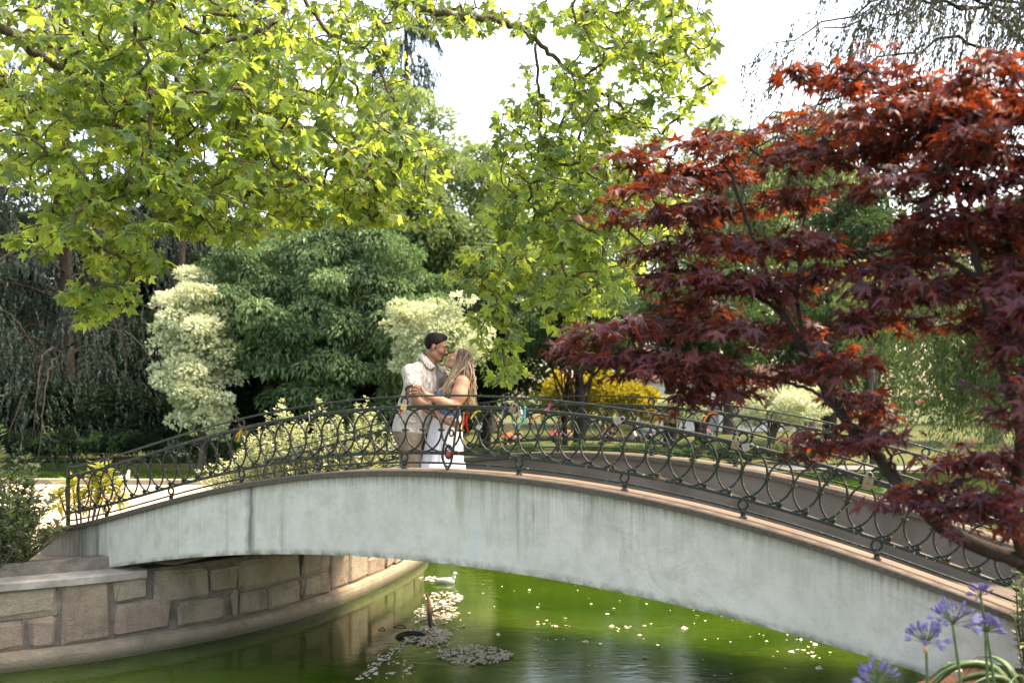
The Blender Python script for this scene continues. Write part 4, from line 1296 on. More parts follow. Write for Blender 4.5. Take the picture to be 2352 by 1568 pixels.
def plane_tree():
    base = np.array([-9.2, 3.2, -1.7])
    t = thing("plane_tree", tuple(base), "plane tree whose sunlit yellow-green boughs hang over the pond and bridge", "tree")
    regs = [  # u, v, ru, rv, d0, d1, weight
        (130, 110, 240, 170, 7.5, 11.5, 1.1), (420, 110, 250, 160, 7.5, 11.5, 1.2), (690, 100, 220, 130, 8, 12, 0.9), (180, 320, 230, 150, 7.5, 11, 1.0),
        (460, 320, 240, 150, 7.5, 11, 1.25), (720, 330, 220, 130, 8, 11, 1.2), (890, 380, 140, 95, 8.5, 11, 1.1), (930, 470, 95, 60, 8.5, 11, 1.1),
        (290, 490, 210, 80, 7.5, 10, 1.1), (540, 480, 190, 75, 8, 10.5, 1.15), (100, 540, 100, 45, 8, 10, 0.9), (290, 600, 95, 50, 8, 10, 1.1),
        (215, 665, 75, 45, 8, 9.5, 1.1), (190, 725, 28, 24, 8.2, 9, 1.0), (270, 690, 45, 35, 8, 9.5, 1.0), (780, 470, 120, 60, 8.5, 11, 1.1), (860, 120, 70, 90, 9, 12, 0.5),
        (960, 35, 130, 45, 9, 12, 1.0), (900, 210, 55, 80, 9, 11.5, 0.6),
        (1260, 270, 110, 130, 9.5, 12.5, 0.85), (1200, 420, 120, 110, 9.5, 12.5, 1.0), (1320, 440, 140, 140, 9.5, 12.5, 1.0), (1130, 620, 105, 70, 9, 11, 1.05),
        (1250, 600, 140, 110, 9.5, 12, 1.05), (1370, 610, 120, 110, 9.5, 12, 1.0), (1150, 830, 55, 60, 9.5, 11, 1.1), (1140, 740, 70, 60, 9.5, 11, 0.9), (1420, 200, 130, 110, 9.5, 12.5, 0.85),
        (1490, 70, 160, 80, 9.5, 13, 1.2), (1290, 40, 130, 45, 9.5, 12, 0.8), (1570, 180, 75, 100, 9.5, 12, 1.0), (1090, 40, 80, 45, 9.5, 12, 0.9), (1420, 370, 110, 110, 9.5, 12.5, 0.95), (1330, 720, 90, 50, 9.5, 11.5, 0.7),
        (1480, 480, 110, 90, 9.5, 12, 0.8),
        # boughs above the picture
        (200, -140, 420, 130, 7.0, 11.5, 0.45), (800, -140, 400, 120, 8, 12, 0.4), (1450, -110, 300, 120, 9, 12.5, 0.8), (-200, 180, 130, 350, 7, 10.5, 0.4)]
    pts = ellipse_points(regs, 4500)
    limbs_px = [
        ([(-140, -40, 8.3), (0, 60, 8.6), (90, 130, 9.0), (190, 190, 9.4), (240, 240, 9.6), (330, 300, 9.8), (430, 400, 10)], 0.05, 0.012),
        ([(930, -60, 10), (955, 8, 10), (1030, 35, 10), (1130, 45, 10.2), (1210, 75, 10.4), (1280, 140, 10.6), (1380, 210, 10.8), (1460, 270, 11), (1520, 310, 11.1)], 0.048, 0.010),
        ([(600, -80, 9.6), (650, 20, 9.4), (590, 75, 9.3), (480, 110, 9.2), (440, 190, 9.1), (400, 250, 9.0), (300, 330, 8.9)], 0.034, 0.010),
        ([(1230, 100, 10.4), (1240, 260, 10.6), (1235, 420, 10.7), (1250, 560, 10.8), (1200, 640, 10.6)], 0.016, 0.006),
        ([(660, -60, 10), (760, 80, 10), (850, 120, 10.1), (900, 230, 10.1), (960, 330, 10.1), (1020, 400, 10.1)], 0.022, 0.007),
        ([(1400, 215, 10.8), (1390, 340, 10.8), (1400, 520, 10.9), (1360, 660, 10.8)], 0.014, 0.006)]
    parts, roots = [], []
    for pl, r0, r1 in limbs_px:
        c = catmull([P(*q) for q in pl], 8)
        c[1:-1] += rng.normal(0, 0.012, (len(c) - 2, 3))
        parts.append(tube(c, np.linspace(r0, r1, len(c)), 8)); roots.append(c)
    crown = base + [0.4, 0.8, 7.6]
    parts.append(tube(catmull([base - [0, 0, .4], base, base + [0.1, 0.2, 3.2], crown], 8), np.linspace(0.52, 0.26, 25), 14))
    for pl, r0, r1 in (limbs_px[0], limbs_px[1], limbs_px[2], limbs_px[4]):
        e = P(*pl[0])
        m = (crown + e) / 2 + [0, 0, 0.9]
        c = catmull([crown - [0, 0, 0.6], crown + (m - crown) * 0.5 + [0, 0, 0.4], m, e], 8)
        parts.append(tube(c, np.linspace(max(0.13, r0 * 2), r0, len(c)), 8)); roots.append(c[8:])
    nodes, par, cnt, nr_ = network(np.concatenate(roots), pts, 0.03)
    parts.append(twig_mesh(nodes, par, cnt, nr_, 0.0032, 0.38, 0.05, 0.016, 4))
    add("trunk", *join(parts), B_PLANE, t, True)
    k = np.arange(nr_, len(nodes))
    per = 4
    kk = np.repeat(k, per)
    f = rng.random(len(kk))[:, None] * 0.8
    pos = nodes[kk] * (1 - f) + nodes[par[kk]] * f
    away = rand_dirs(len(kk)) * [1, 1, 0.45] + [0, 0, -0.35]
    pos = pos + norm(away) * rng.uniform(0.03, 0.09, len(kk))[:, None]
    nrm = norm(rng.normal(0, 0.55, (len(kk), 3)) + [0.1, -0.35, 0.75])
    size = 0.091 * np.clip(rng.normal(1, 0.25, len(kk)), 0.45, 1.6)
    leafy(t, pos, norm(away + [0, 0, -0.15]), nrm, size, PLANE_LEAF, L_PLANE, np.clip(rng.normal(0.5, 0.33, len(kk)), 0, 1), 300, "leaf")
    # round seed balls on the twigs
    sb = lathe([(0, -1), (0.7, -0.7), (1, 0), (0.7, 0.7), (0, 1)], (0, 0, 0), 7)
    sel = rng.choice(k, 70, replace=False)
    V, F, a = scatter(sb[0], sb[1], nodes[sel] + rng.normal(0, 0.03, (70, 3)) - [0, 0, 0.06], np.repeat(np.eye(3)[None], 70, 0), 0.016)
    meta(add("seed_balls", V, F, B_PLANE, t, True), kind="stuff")
plane_tree()

# ------------------------------------------------------------------ red maple on the near bank
def maple():
    base = np.array([3.15, 4.35, -1.66])
    t = thing("red_maple", tuple(base), "dark red Japanese maple leaning across in front of the bridge", "tree")
    regs = [
        (1470, 385, 110, 40, 4.6, 5.4, 1), (1560, 440, 170, 55, 4.5, 5.5, 1.1), (1660, 350, 140, 45, 4.5, 5.4, 1.1), (1800, 310, 90, 40, 4.5, 5.2, 1), (1850, 390, 110, 55, 4.4, 5.3, 1.1),
        (1640, 510, 150, 50, 4.5, 5.4, 1.1), (1820, 500, 120, 60, 4.4, 5.3, 1.1), (1400, 480, 40, 28, 4.8, 5.2, 1), (1550, 590, 110, 40, 4.5, 5.4, 1.1), (1700, 600, 130, 50, 4.5, 5.4, 1.1), (1850, 590, 100, 50, 4.4, 5.2, 1.0),
        (1600, 670, 150, 40, 4.5, 5.4, 1.1), (1780, 690, 110, 45, 4.5, 5.2, .9), (1400, 780, 150, 38, 4.6, 5.4, 1.15), (1290, 790, 50, 14, 4.8, 5.2, 1.1), (1560, 780, 140, 50, 4.5, 5.4, 1.1), (1480, 835, 120, 35, 4.6, 5.2, 1.1),
        (1700, 800, 120, 60, 4.5, 5.2, 1.0), (1640, 890, 110, 38, 4.6, 5.2, 1.1), (1840, 790, 90, 60, 4.4, 5.0, .8), (1560, 920, 40, 14, 4.7, 5.1, 1),
        (1990, 200, 100, 50, 4.0, 4.8, 1), (2120, 240, 140, 70, 3.9, 4.8, 1.1), (2260, 230, 110, 90, 3.7, 4.6, 1.1), (1980, 310, 90, 40, 4.0, 4.8, 1.1), (2060, 370, 110, 45, 4.0, 4.8, 1.1), (2220, 360, 130, 70, 3.8, 4.6, 1.2),
        (2300, 470, 80, 80, 3.7, 4.5, 1.1), (1820, 155, 35, 10, 4.3, 4.7, .9), (1910, 170, 40, 14, 4.3, 4.7, .8), (2180, 520, 130, 40, 3.8, 4.6, 1.1), (2080, 560, 110, 40, 4.0, 4.8, 1.1), (2260, 600, 100, 50, 3.8, 4.5, 1.1), (1950, 610, 100, 38, 4.2, 4.9, 1.0),
        (2320, 680, 50, 90, 3.7, 4.4, 1.2), (2120, 660, 130, 30, 4.0, 4.7, .9), (2040, 720, 120, 40, 4.2, 4.8, .9), (1960, 780, 90, 50, 4.2, 4.9, .9), (2250, 740, 60, 30, 3.9, 4.4, 1.0), (2310, 850, 45, 120, 3.7, 4.3, .35),
        (1930, 870, 80, 50, 4.3, 4.9, .9), (1990, 950, 60, 45, 4.2, 4.8, 1.1), (1900, 1005, 105, 28, 4.3, 4.8, 1.3), (2020, 1000, 70, 35, 4.2, 4.7, 1.2), (2200, 1050, 110, 38, 3.9, 4.5, 1.2), (2290, 1080, 70, 50, 3.8, 4.4, 1.1),
        (2130, 1120, 95, 40, 4.0, 4.5, 1.2), (2240, 1150, 100, 40, 3.9, 4.4, 1.2), (2310, 1190, 50, 40, 3.8, 4.3, 1.1), (2060, 1130, 40, 28, 4.1, 4.5, 1.0),
        (2480, 350, 130, 260, 3.5, 4.6, 1.0), (2480, 800, 130, 260, 3.5, 4.4, 0.9)]
    # every patch is a few flat drooping pads, one above the other
    pts, outw = [], []
    for (u, v, ru, rv, d0, d1, w) in regs:
        dm = (d0 + d1) / 2
        ax, az = ru / FPX * dm, rv / FPX * dm
        npad = max(1, int(round(az * 2 / (0.085 if (u > 1960 and v < 700) else 0.11))))
        for q in range(npad):
            zc = 0 if npad == 1 else (q / (npad - 1) * 2 - 1) * az * 0.8
            rx = ax * rng.uniform(0.7, 1.0) * math.sqrt(max(0.25, 1 - (zc / max(az, 0.02)) ** 2 * 0.6))
            c = P(u, v, rng.uniform(d0 + 0.1, d1 - 0.1)) + [rng.uniform(-0.2, 0.2) * ax, 0, zc]
            ry = min(0.38, max(0.14, rx * 0.9))
            n = int(66 * w * (1.25 if (u > 1960 and v < 700) else 0.82) * rx * ry / 0.10) + 6
            an = rng.uniform(0, 2 * np.pi, n); rr = np.sqrt(rng.random(n))
            x, y = np.cos(an) * rr, np.sin(an) * rr
            tilt = rng.normal(0, 0.10)
            z = -0.05 * rr ** 2 + tilt * x * rx + rng.normal(0, 0.026, n)
            pts.append(c + np.stack([x * rx, y * ry, z], -1)); outw.append(np.stack([np.cos(an), np.sin(an), 0 * an], -1))
    pts, outw = np.concatenate(pts), np.concatenate(outw)
    limbs = [
        ([(2352, 1290, 4.35), (2200, 1230, 4.4), (2080, 1130, 4.5), (2010, 1040, 4.55), (1930, 950, 4.6), (1860, 830, 4.7), (1800, 720, 4.75), (1760, 630, 4.8), (1720, 520, 4.9), (1680, 400, 5.0)], 0.036, 0.008),
        ([(2352, 1290, 4.35), (2330, 1150, 4.2), (2345, 980, 4.1), (2300, 840, 4.1), (2255, 640, 4.15), (2210, 480, 4.2), (2150, 300, 4.3)], 0.030, 0.008),
        ([(2010, 1040, 4.55), (1960, 1000, 4.55), (1900, 920, 4.6), (1820, 880, 4.7), (1700, 860, 4.8), (1560, 840, 4.9), (1420, 800, 5.0)], 0.012, 0.005),
        ([(1860, 830, 4.7), (1830, 700, 4.7), (1840, 560, 4.7), (1860, 430, 4.7)], 0.014, 0.005),
        ([(1800, 720, 4.75), (1700, 660, 4.8), (1560, 600, 4.9)], 0.012, 0.005),
        ([(2150, 1200, 4.45), (2190, 1120, 4.3), (2250, 1090, 4.2)], 0.012, 0.005),
        ([(2255, 640, 4.15), (2150, 590, 4.3), (2040, 570, 4.4), (1950, 600, 4.5)], 0.014, 0.005),
        ([(2080, 1130, 4.5), (2050, 1060, 4.5), (2020, 980, 4.5)], 0.012, 0.005)]
    parts, roots = [], []
    for pl, r0, r1 in limbs:
        c = catmull([P(*q) for q in pl], 8)
        c[1:-1] += rng.normal(0, 0.004, (len(c) - 2, 3))
        parts.append(tube(c, np.linspace(r0, r1, len(c)), 8)); roots.append(c)
    e = P(2352, 1290, 4.35)
    parts.append(tube(catmull([base - [0, 0, .3], base, base + [-0.25, 0, 0.45], e], 8), np.linspace(0.085, 0.046, 25), 12))
    nodes, par, cnt, nr_ = network(np.concatenate(roots), pts, 0.02)
    parts.append(twig_mesh(nodes, par, cnt, nr_, 0.0016, 0.36, 0.05, 0.007, 4))
    add("trunk", *join(parts), B_DARK, t, True)
    k = np.arange(nr_, len(nodes)); per = 5
    kk = np.repeat(k, per)
    pos = nodes[kk] + rng.normal(0, 0.045, (len(kk), 3)) * [1, 1, 0.25]
    ow = np.repeat(outw, per, 0)
    direc = norm(ow + rng.normal(0, 0.45, ow.shape)) + np.stack([0 * pos[:, 0], 0 * pos[:, 0], rng.normal(-0.26, 0.25, len(kk))], -1)
    nrm = norm(np.array([0, 0, 1.0]) + ow * 0.25 + rng.normal(0, 0.32, (len(kk), 3)))
    size = 0.053 * np.clip(rng.normal(1, 0.3, len(kk)), 0.4, 1.7)
    leafy(t, pos, norm(direc), nrm, size, MAPLE_LEAF, L_MAPLE, np.clip(rng.normal(0.5, 0.32, len(kk)), 0, 1), 300, "leaf")
maple()
# ------------------------------------------------------------------ the couple on the bridge
DC = 9.2                                     # metres from the camera to the couple's middle
def m_skin(name, c, c2):
    t = NT(name)
    p = t.coord()
    col = t.mix(t.rng(t.noise(p, 14, 4), 0.35, 0.65), c, c2)
    return t.done(t.bsdf(col, 0.5, 0.35, 0, t.bump(t.noise(p, 160, 3), 0.15, 0.002), **{"Subsurface Weight": 0.12, "Subsurface Radius": (0.02, 0.008, 0.004), "Subsurface Scale": 0.5}))
SKIN_M = m_skin("tanned_skin", (0.26, 0.130, 0.078), (0.225, 0.108, 0.064))
SKIN_W = m_skin("fair_tanned_skin", (0.40, 0.212, 0.132), (0.35, 0.178, 0.108))

def m_shirt():
    t = NT("cream_dotted_cotton")
    p = t.coord('Object')
    m = t.node("Mapping"); t.put(m.inputs[0], p)
    m.inputs['Rotation'].default_value = (0.2, 0.5, 0.4)
    v = t.node("TexVoronoi", feature='F1', distance='EUCLIDEAN')
    v.inputs['Scale'].default_value = 74
    v.inputs['Randomness'].default_value = 0.35
    t.put(v.inputs['Vector'], m.outputs[0])
    dots = t.rng(v.outputs['Distance'], 0.18, 0.26, 1.0, 0.0)
    col = t.mix(t.math('MULTIPLY', dots, 0.75), (0.46, 0.43, 0.39), (0.15, 0.125, 0.11))
    fold = t.noise(t.coord('Object', (1, 1, 0.45)), 11, 3, 0.5, 0.9)
    return t.done(t.bsdf(col, 0.85, 0.15, 0, t.bump(fold, 1.0, 0.11)))
def m_cloth(name, c, c2, scale, bump=0.6, stretch=(1, 1, 0.4), rough=0.85):
    t = NT(name)
    p = t.coord('Object')
    col = t.mix(t.rng(t.noise(p, scale, 4), 0.35, 0.65), c, c2)
    fold = t.noise(t.coord('Object', stretch), 10, 3, 0.5, 0.8)
    return t.done(t.bsdf(col, rough, 0.15, 0, t.bump(fold, bump, 0.05)))
M_SHIRT = m_shirt()
M_SHORTS = m_cloth("taupe_cotton", (0.215, 0.165, 0.125), (0.175, 0.135, 0.10), 40)
M_DENIM = m_cloth("washed_denim", (0.13, 0.215, 0.36), (0.065, 0.12, 0.23), 26, 0.7)
M_SKIRT = m_cloth("white_cotton", (0.62, 0.61, 0.645), (0.56, 0.55, 0.59), 20, 0.35, (1, 1, 0.12))
M_SHOE = plain("white_sneaker", (0.6, 0.58, 0.55), (0.4, 0.39, 0.37), 20)
M_BHAIR = plain("black_hair", (0.005, 0.004, 0.0035), (0.010, 0.008, 0.007), 60, 0.6, 0.12, 0.5, 120, 0, 0.003)
M_NAIL = plain("white_nail", (0.85, 0.82, 0.80), (0.8, 0.77, 0.75), 20, 0.25, 0.5)
M_EYE = plain("dark_lash", (0.02, 0.014, 0.012), (0.03, 0.02, 0.018), 50, 0.6)
M_LIP = plain("lip_skin", (0.40, 0.14, 0.11), (0.34, 0.11, 0.09), 40, 0.4)
def m_hairw():
    t = NT("brown_to_blonde_hair")
    v = t.attr("var"); s = t.attr("strand")
    col = t.mix(t.rng(v, 0.18, 0.85), (0.075, 0.046, 0.030), (0.50, 0.37, 0.225))
    col = t.mix(t.math('MULTIPLY', s, 0.55), col, t.mix(v, (0.05, 0.03, 0.02), (0.22, 0.145, 0.085)))
    return t.done(t.bsdf(col, 0.42, 0.45))
M_WHAIR = m_hairw()

def head(B, c, pitch, mir, sc, ys=1.0, female=False):
    """head blended into body B: c = centre, pitch = downward tilt of the face (deg), mir = +1 faces +X, -1 faces -X"""
    c = np.array(c, float)
    a = R(pitch)
    f = np.array([mir * math.cos(a), 0, -math.sin(a)]); u = np.array([mir * math.sin(a), 0, math.cos(a)]); y = np.array([0, 1.0, 0])
    rot = np.stack([f, y, u], -1)
    q = lambda x, yy, z: c + sc * (f * x + y * yy + u * z)
    E = lambda p, r, k=0.012, cut=False: B.ell(q(*p), np.array(r) * sc, rot, k, cut)
    E((-.012, 0, .035), (.098, .077, .090))
    E((.028, 0, -.040), (.066, .058, .080), .03)
    B.cone(q(-.005, -.046, -.068), q(.060, -.020, -.105), .026 * sc, .020 * sc, .025)
    B.cone(q(-.005, .046, -.068), q(.060, .020, -.105), .026 * sc, .020 * sc, .025)
    E((.074, 0, -.106), (.020, .026, .020), .018)
    B.cone(q(.080, -.036, .020), q(.080, .036, .020), .015 * sc, .015 * sc, .016)
    B.cone(q(.090, 0, .012), q(.117, 0, -.030), .0085 * sc, .0125 * sc, .010)
    for s in (-1, 1):
        B.cone(q(.104, s * .012, -.034), q(.108, s * .010, -.034), .009 * sc, .009 * sc, .008)
        E((.098, s * .034, -.002), (.016, .017, .011), .008, True)
        E((.078, s * .033, -.003), (.016, .018, .013), .005)
        E((.066, s * .044, -.032), (.022, .022, .020), .02)
        # ear
        E((-.012, s * .079, -.012), (.019, .008, .033), .006)
        E((-.004, s * .087, -.012), (.008, .006, .016), .004, True)
    B.cone(q(.094, -.016, -.066), q(.094, .016, -.066), .0085 * sc, .0085 * sc, .006)
    B.cone(q(.090, -.014, -.079), q(.090, .014, -.079), .0090 * sc, .0090 * sc, .006)
    return q, rot

def strip(pts, r, sides=5, flat=1.0):
    return tube(catmull(pts, 4), r, sides, flat=flat)

def build_man():
    root_xy = (-0.93, DC, -1.19)
    off = np.array([0, DC, 0])
    B = Body((-1.25, -0.40, -1.22), (-0.28, 0.42, 0.64), 0.0085)
    # torso, turned part-way to the viewer
    fw = norm([0.82, -0.57, 0]); sd = np.array([-fw[1], fw[0], 0]); trot = np.stack([fw, sd, [0, 0, 1]], -1)
    B.ell((-.84, 0, .10), (.105, .185, .20), trot); B.ell((-.90, 0, -.16), (.115, .16, .22), trot, .05); B.ell((-.93, 0, -.36), (.12, .165, .14), trot, .05)
    for s in (-1, 1):
        hip = np.array([-.93, s * .095, -.42])
        B.chain([hip, hip + [0.0, s * .01, -.32], hip + [-.01, s * .015, -.74]], [.085, .058, .042], .03)
        B.cone(hip + [-.03, s * .02, -.755], hip + [.15, s * .035, -.755], .033, .028, .02)
    # near (right) arm: bent, forearm round her waist
    B.chain([(-.925, -.155, .225), (-.885, -.225, .08), (-.862, -.235, -.035)], [.066, .056, .048], .03)
    B.chain([(-.862, -.235, -.035), (-.74, -.268, -.105), (-.615, -.262, -.198)], [.047, .044, .032], .02)
    B.cone((-.615, -.262, -.198), (-.565, -.248, -.228), .030, .030, .015)
    hand = np.array([-.565, -.248, -.228])
    for k in range(4):
        a = hand + [.018, -.012 + .004 * k, .024 - .016 * k]
        B.chain([a, a + [.034, .004, -.012], a + [.060, .022, -.024], a + [.072, .045, -.034]], [.0105, .0098, .009, .0075], .006)
    B.chain([hand + [-.01, -.02, .025], hand + [.018, -.016, .045], hand + [.045, -.004, .050]], [.013, .011, .0085], .008)
    # far arm round her back
    B.chain([(-.69, .155, .215), (-.60, .275, .06), (-.50, .24, -.03)], [.064, .052, .045], .03)
    B.chain([(-.50, .24, -.03), (-.40, .175, -.06), (-.37, .14, -.075)], [.043, .032, .028], .02)
    for k in range(4):
        a = np.array([-.362, .12, -.055 - .016 * k])
        B.chain([a, a + [.006, -.035, -.004], a + [-.002, -.065, -.008]], [.0105, .0095, .008], .006)
    B.chain([(-.37, .14, -.055), (-.365, .12, -.025), (-.362, .095, -.015)], [.013, .011, .009], .008)
    # neck and head
    B.cone((-.795, 0, .25), (-.745, 0, .385), .068, .060, .03)
    q, rot = head(B, (-.7075, 0, .4675), 15, 1, 1.0)
    V, F = B.skin()
    me = add("person", V + off, F, SKIN_M, None, True)
    meta(me, "man in cream dotted short-sleeved shirt and taupe shorts kissing the woman on the bridge", "person")
    par = me
    # hair
    H = Body((-.86, -.12, .30), (-.55, .12, .64), 0.006)
    E = lambda p, r, k=.012, cut=False: H.ell(q(*p), r, rot, k, cut)
    E((-.014, 0, .038), (.1025, .0815, .0925))
    f, u = rot[:, 0], rot[:, 2]
    H.plane(q(.055, 0, .055), f * .70 - u * .71, .008)
    H.plane(q(0, 0, -.062), f * .35 - u, .008)
    E((.030, .012, .108), (.056, .050, .024), .02); E((.062, .012, .102), (.020, .040, .018), .015)
    H.cone(q(.085, -.045, .112), q(-.05, -.052, .118), .0035, .0035, .003, True)
    H.cone(q(.008, -.072, -.005), q(.008, -.070, -.022), .008, .005, .01); H.cone(q(.008, .072, -.005), q(.008, .070, -.022), .008, .005, .01)
    for s in (-1, 1):
        E((-.012, s * .086, -.012), (.022, .020, .036), .004, True)
    add("hair", *[x + off if k == 0 else x for k, x in enumerate(H.skin())], M_BHAIR, par, True)
    for s in (-1, 1):
        add("eyebrow", *[x + off if k == 0 else x for k, x in enumerate(strip([q(.092, s * .014, .018), q(.093, s * .032, .025), q(.080, s * .052, .018)], 0.0052))], M_BHAIR, par, True)
        add("eyelash", *[x + off if k == 0 else x for k, x in enumerate(strip([q(.0935, s * .021, -.008), q(.0945, s * .033, -.012), q(.086, s * .048, -.008)], 0.0030))], M_EYE, par, True)
    G = Body((-.72, -.08, .27), (-.55, .08, .42), 0.004)
    G.ell(q(.078, 0, -.108), (.020, .027, .0215), rot, .006); G.cone(q(.101, -.022, -.056), q(.104, 0, -.053), .0052, .0052, .004); G.cone(q(.101, .022, -.056), q(.104, 0, -.053), .0052, .0052, .004)
    G.cone(q(.100, -.022, -.057), q(.088, -.030, -.090), .0045, .004, .006)
    G.plane(q(.062, 0, -.10), -f, .004)
    add("goatee", *[x + off if k == 0 else x for k, x in enumerate(G.skin())], M_BHAIR, par, True)
    # shirt
    S = Body((-1.25, -.36, -.40), (-.45, .40, .47), 0.010)
    S.ell((-.835, 0, .10), (.135, .205, .215), trot); S.ell((-.895, 0, -.12), (.150, .185, .22), trot, .06); S.ell((-.935, 0, -.30), (.158, .190, .20), trot, .06)
    S.cone((-.91, -.13, .24), (-.80, -.02, .30), .062, .050, .05); S.cone((-.72, .13, .235), (-.79, .02, .30), .062, .050, .05)
    S.chain([(-.925, -.155, .225), (-.895, -.222, .115), (-.888, -.238, .03)], [.080, .077, .080], .014)
    S.chain([(-.69, .155, .215), (-.63, .245, .10)], [.08, .08], .04)
    S.plane((-.93, 0, -.325), (-.08, 0, -1), .004)
    S.cone((-.888, -.25, .05), (-.865, -.26, -.06), .075, .1, .004, True)       # sleeve opening
    S.cone((-.79, 0, .26), (-.72, -.02, .42), .058, .072, .012, True)            # neck opening
    add("shirt", *[x + off if k == 0 else x for k, x in enumerate(S.skin())], M_SHIRT, par, True)
    for q_ in range(4):
        f_ = q_ / 3
        bc = np.array([-.705 - .012 * f_, -.118 - .012 * f_, .215 - .22 * f_])
        bt = lathe([(0, -.002), (.0055, -.002), (.0055, .002), (0, .002)], (0, 0, 0), 8)
        bv = np.stack([bt[0][:, 0], bt[0][:, 2], bt[0][:, 1]], -1)
        add("button", bv + bc + off, bt[1], M_SHORTS, par)
    # collar: two flaps standing off the neck
    def flap(pts_top, pts_bot):
        a, b = catmull(pts_top, 5), catmull(pts_bot, 5)
        n = len(a)
        V = np.concatenate([a, b, a * 1.0 + [0, -.004, 0], b + [0, -.004, 0]])
        i = np.arange(n - 1)
        F = np.concatenate([np.stack([i, i + 1, n + i + 1, n + i], -1), np.stack([2 * n + i, 3 * n + i, 3 * n + i + 1, 2 * n + i + 1], -1)])
        return V + off, [F]
    add("collar", *flap([(-.830, .02, .425), (-.825, -.055, .410), (-.775, -.078, .365), (-.722, -.062, .305), (-.700, -.045, .285)], [(-.850, .02, .385), (-.850, -.075, .368), (-.805, -.105, .315), (-.775, -.105, .275), (-.745, -.09, .258)]), M_SHIRT, par, True)
    add("collar", *flap([(-.830, .02, .425), (-.80, .065, .405), (-.72, .07, .35), (-.675, .03, .292), (-.672, .0, .282)], [(-.850, .02, .385), (-.82, .09, .365), (-.70, .10, .31), (-.642, .05, .272), (-.640, .0, .262)]), M_SHIRT, par, True)
    # shorts
    T = Body((-1.2, -.30, -.78), (-.65, .30, -.24), 0.011)
    T.ell((-.935, 0, -.34), (.145, .18, .14), trot)
    for s in (-1, 1):
        T.chain([(-.935, s * .088, -.40), (-.925, s * .105, -.72)], [.110, .098], .04)
    T.plane((0, 0, -.685), (0, 0, -1), .004)
    add("shorts", *[x + off if k == 0 else x for k, x in enumerate(T.skin())], M_SHORTS, par, True)
    for s in (-1, 1):
        K = Body((-1.1, -.3, -1.23), (-.65, .3, -1.05), 0.007)
        K.cone((-.965, s * .115, -1.155), (-.80, s * .13, -1.165), .046, .038, .02); K.cone((-.95, s * .113, -1.14), (-.945, s * .112, -1.10), .05, .048, .03)
        K.plane((0, 0, -1.195), (0, 0, -1), .003)
        add("shoe", *[x + off if k == 0 else x for k, x in enumerate(K.skin())], M_SHOE, par, True)

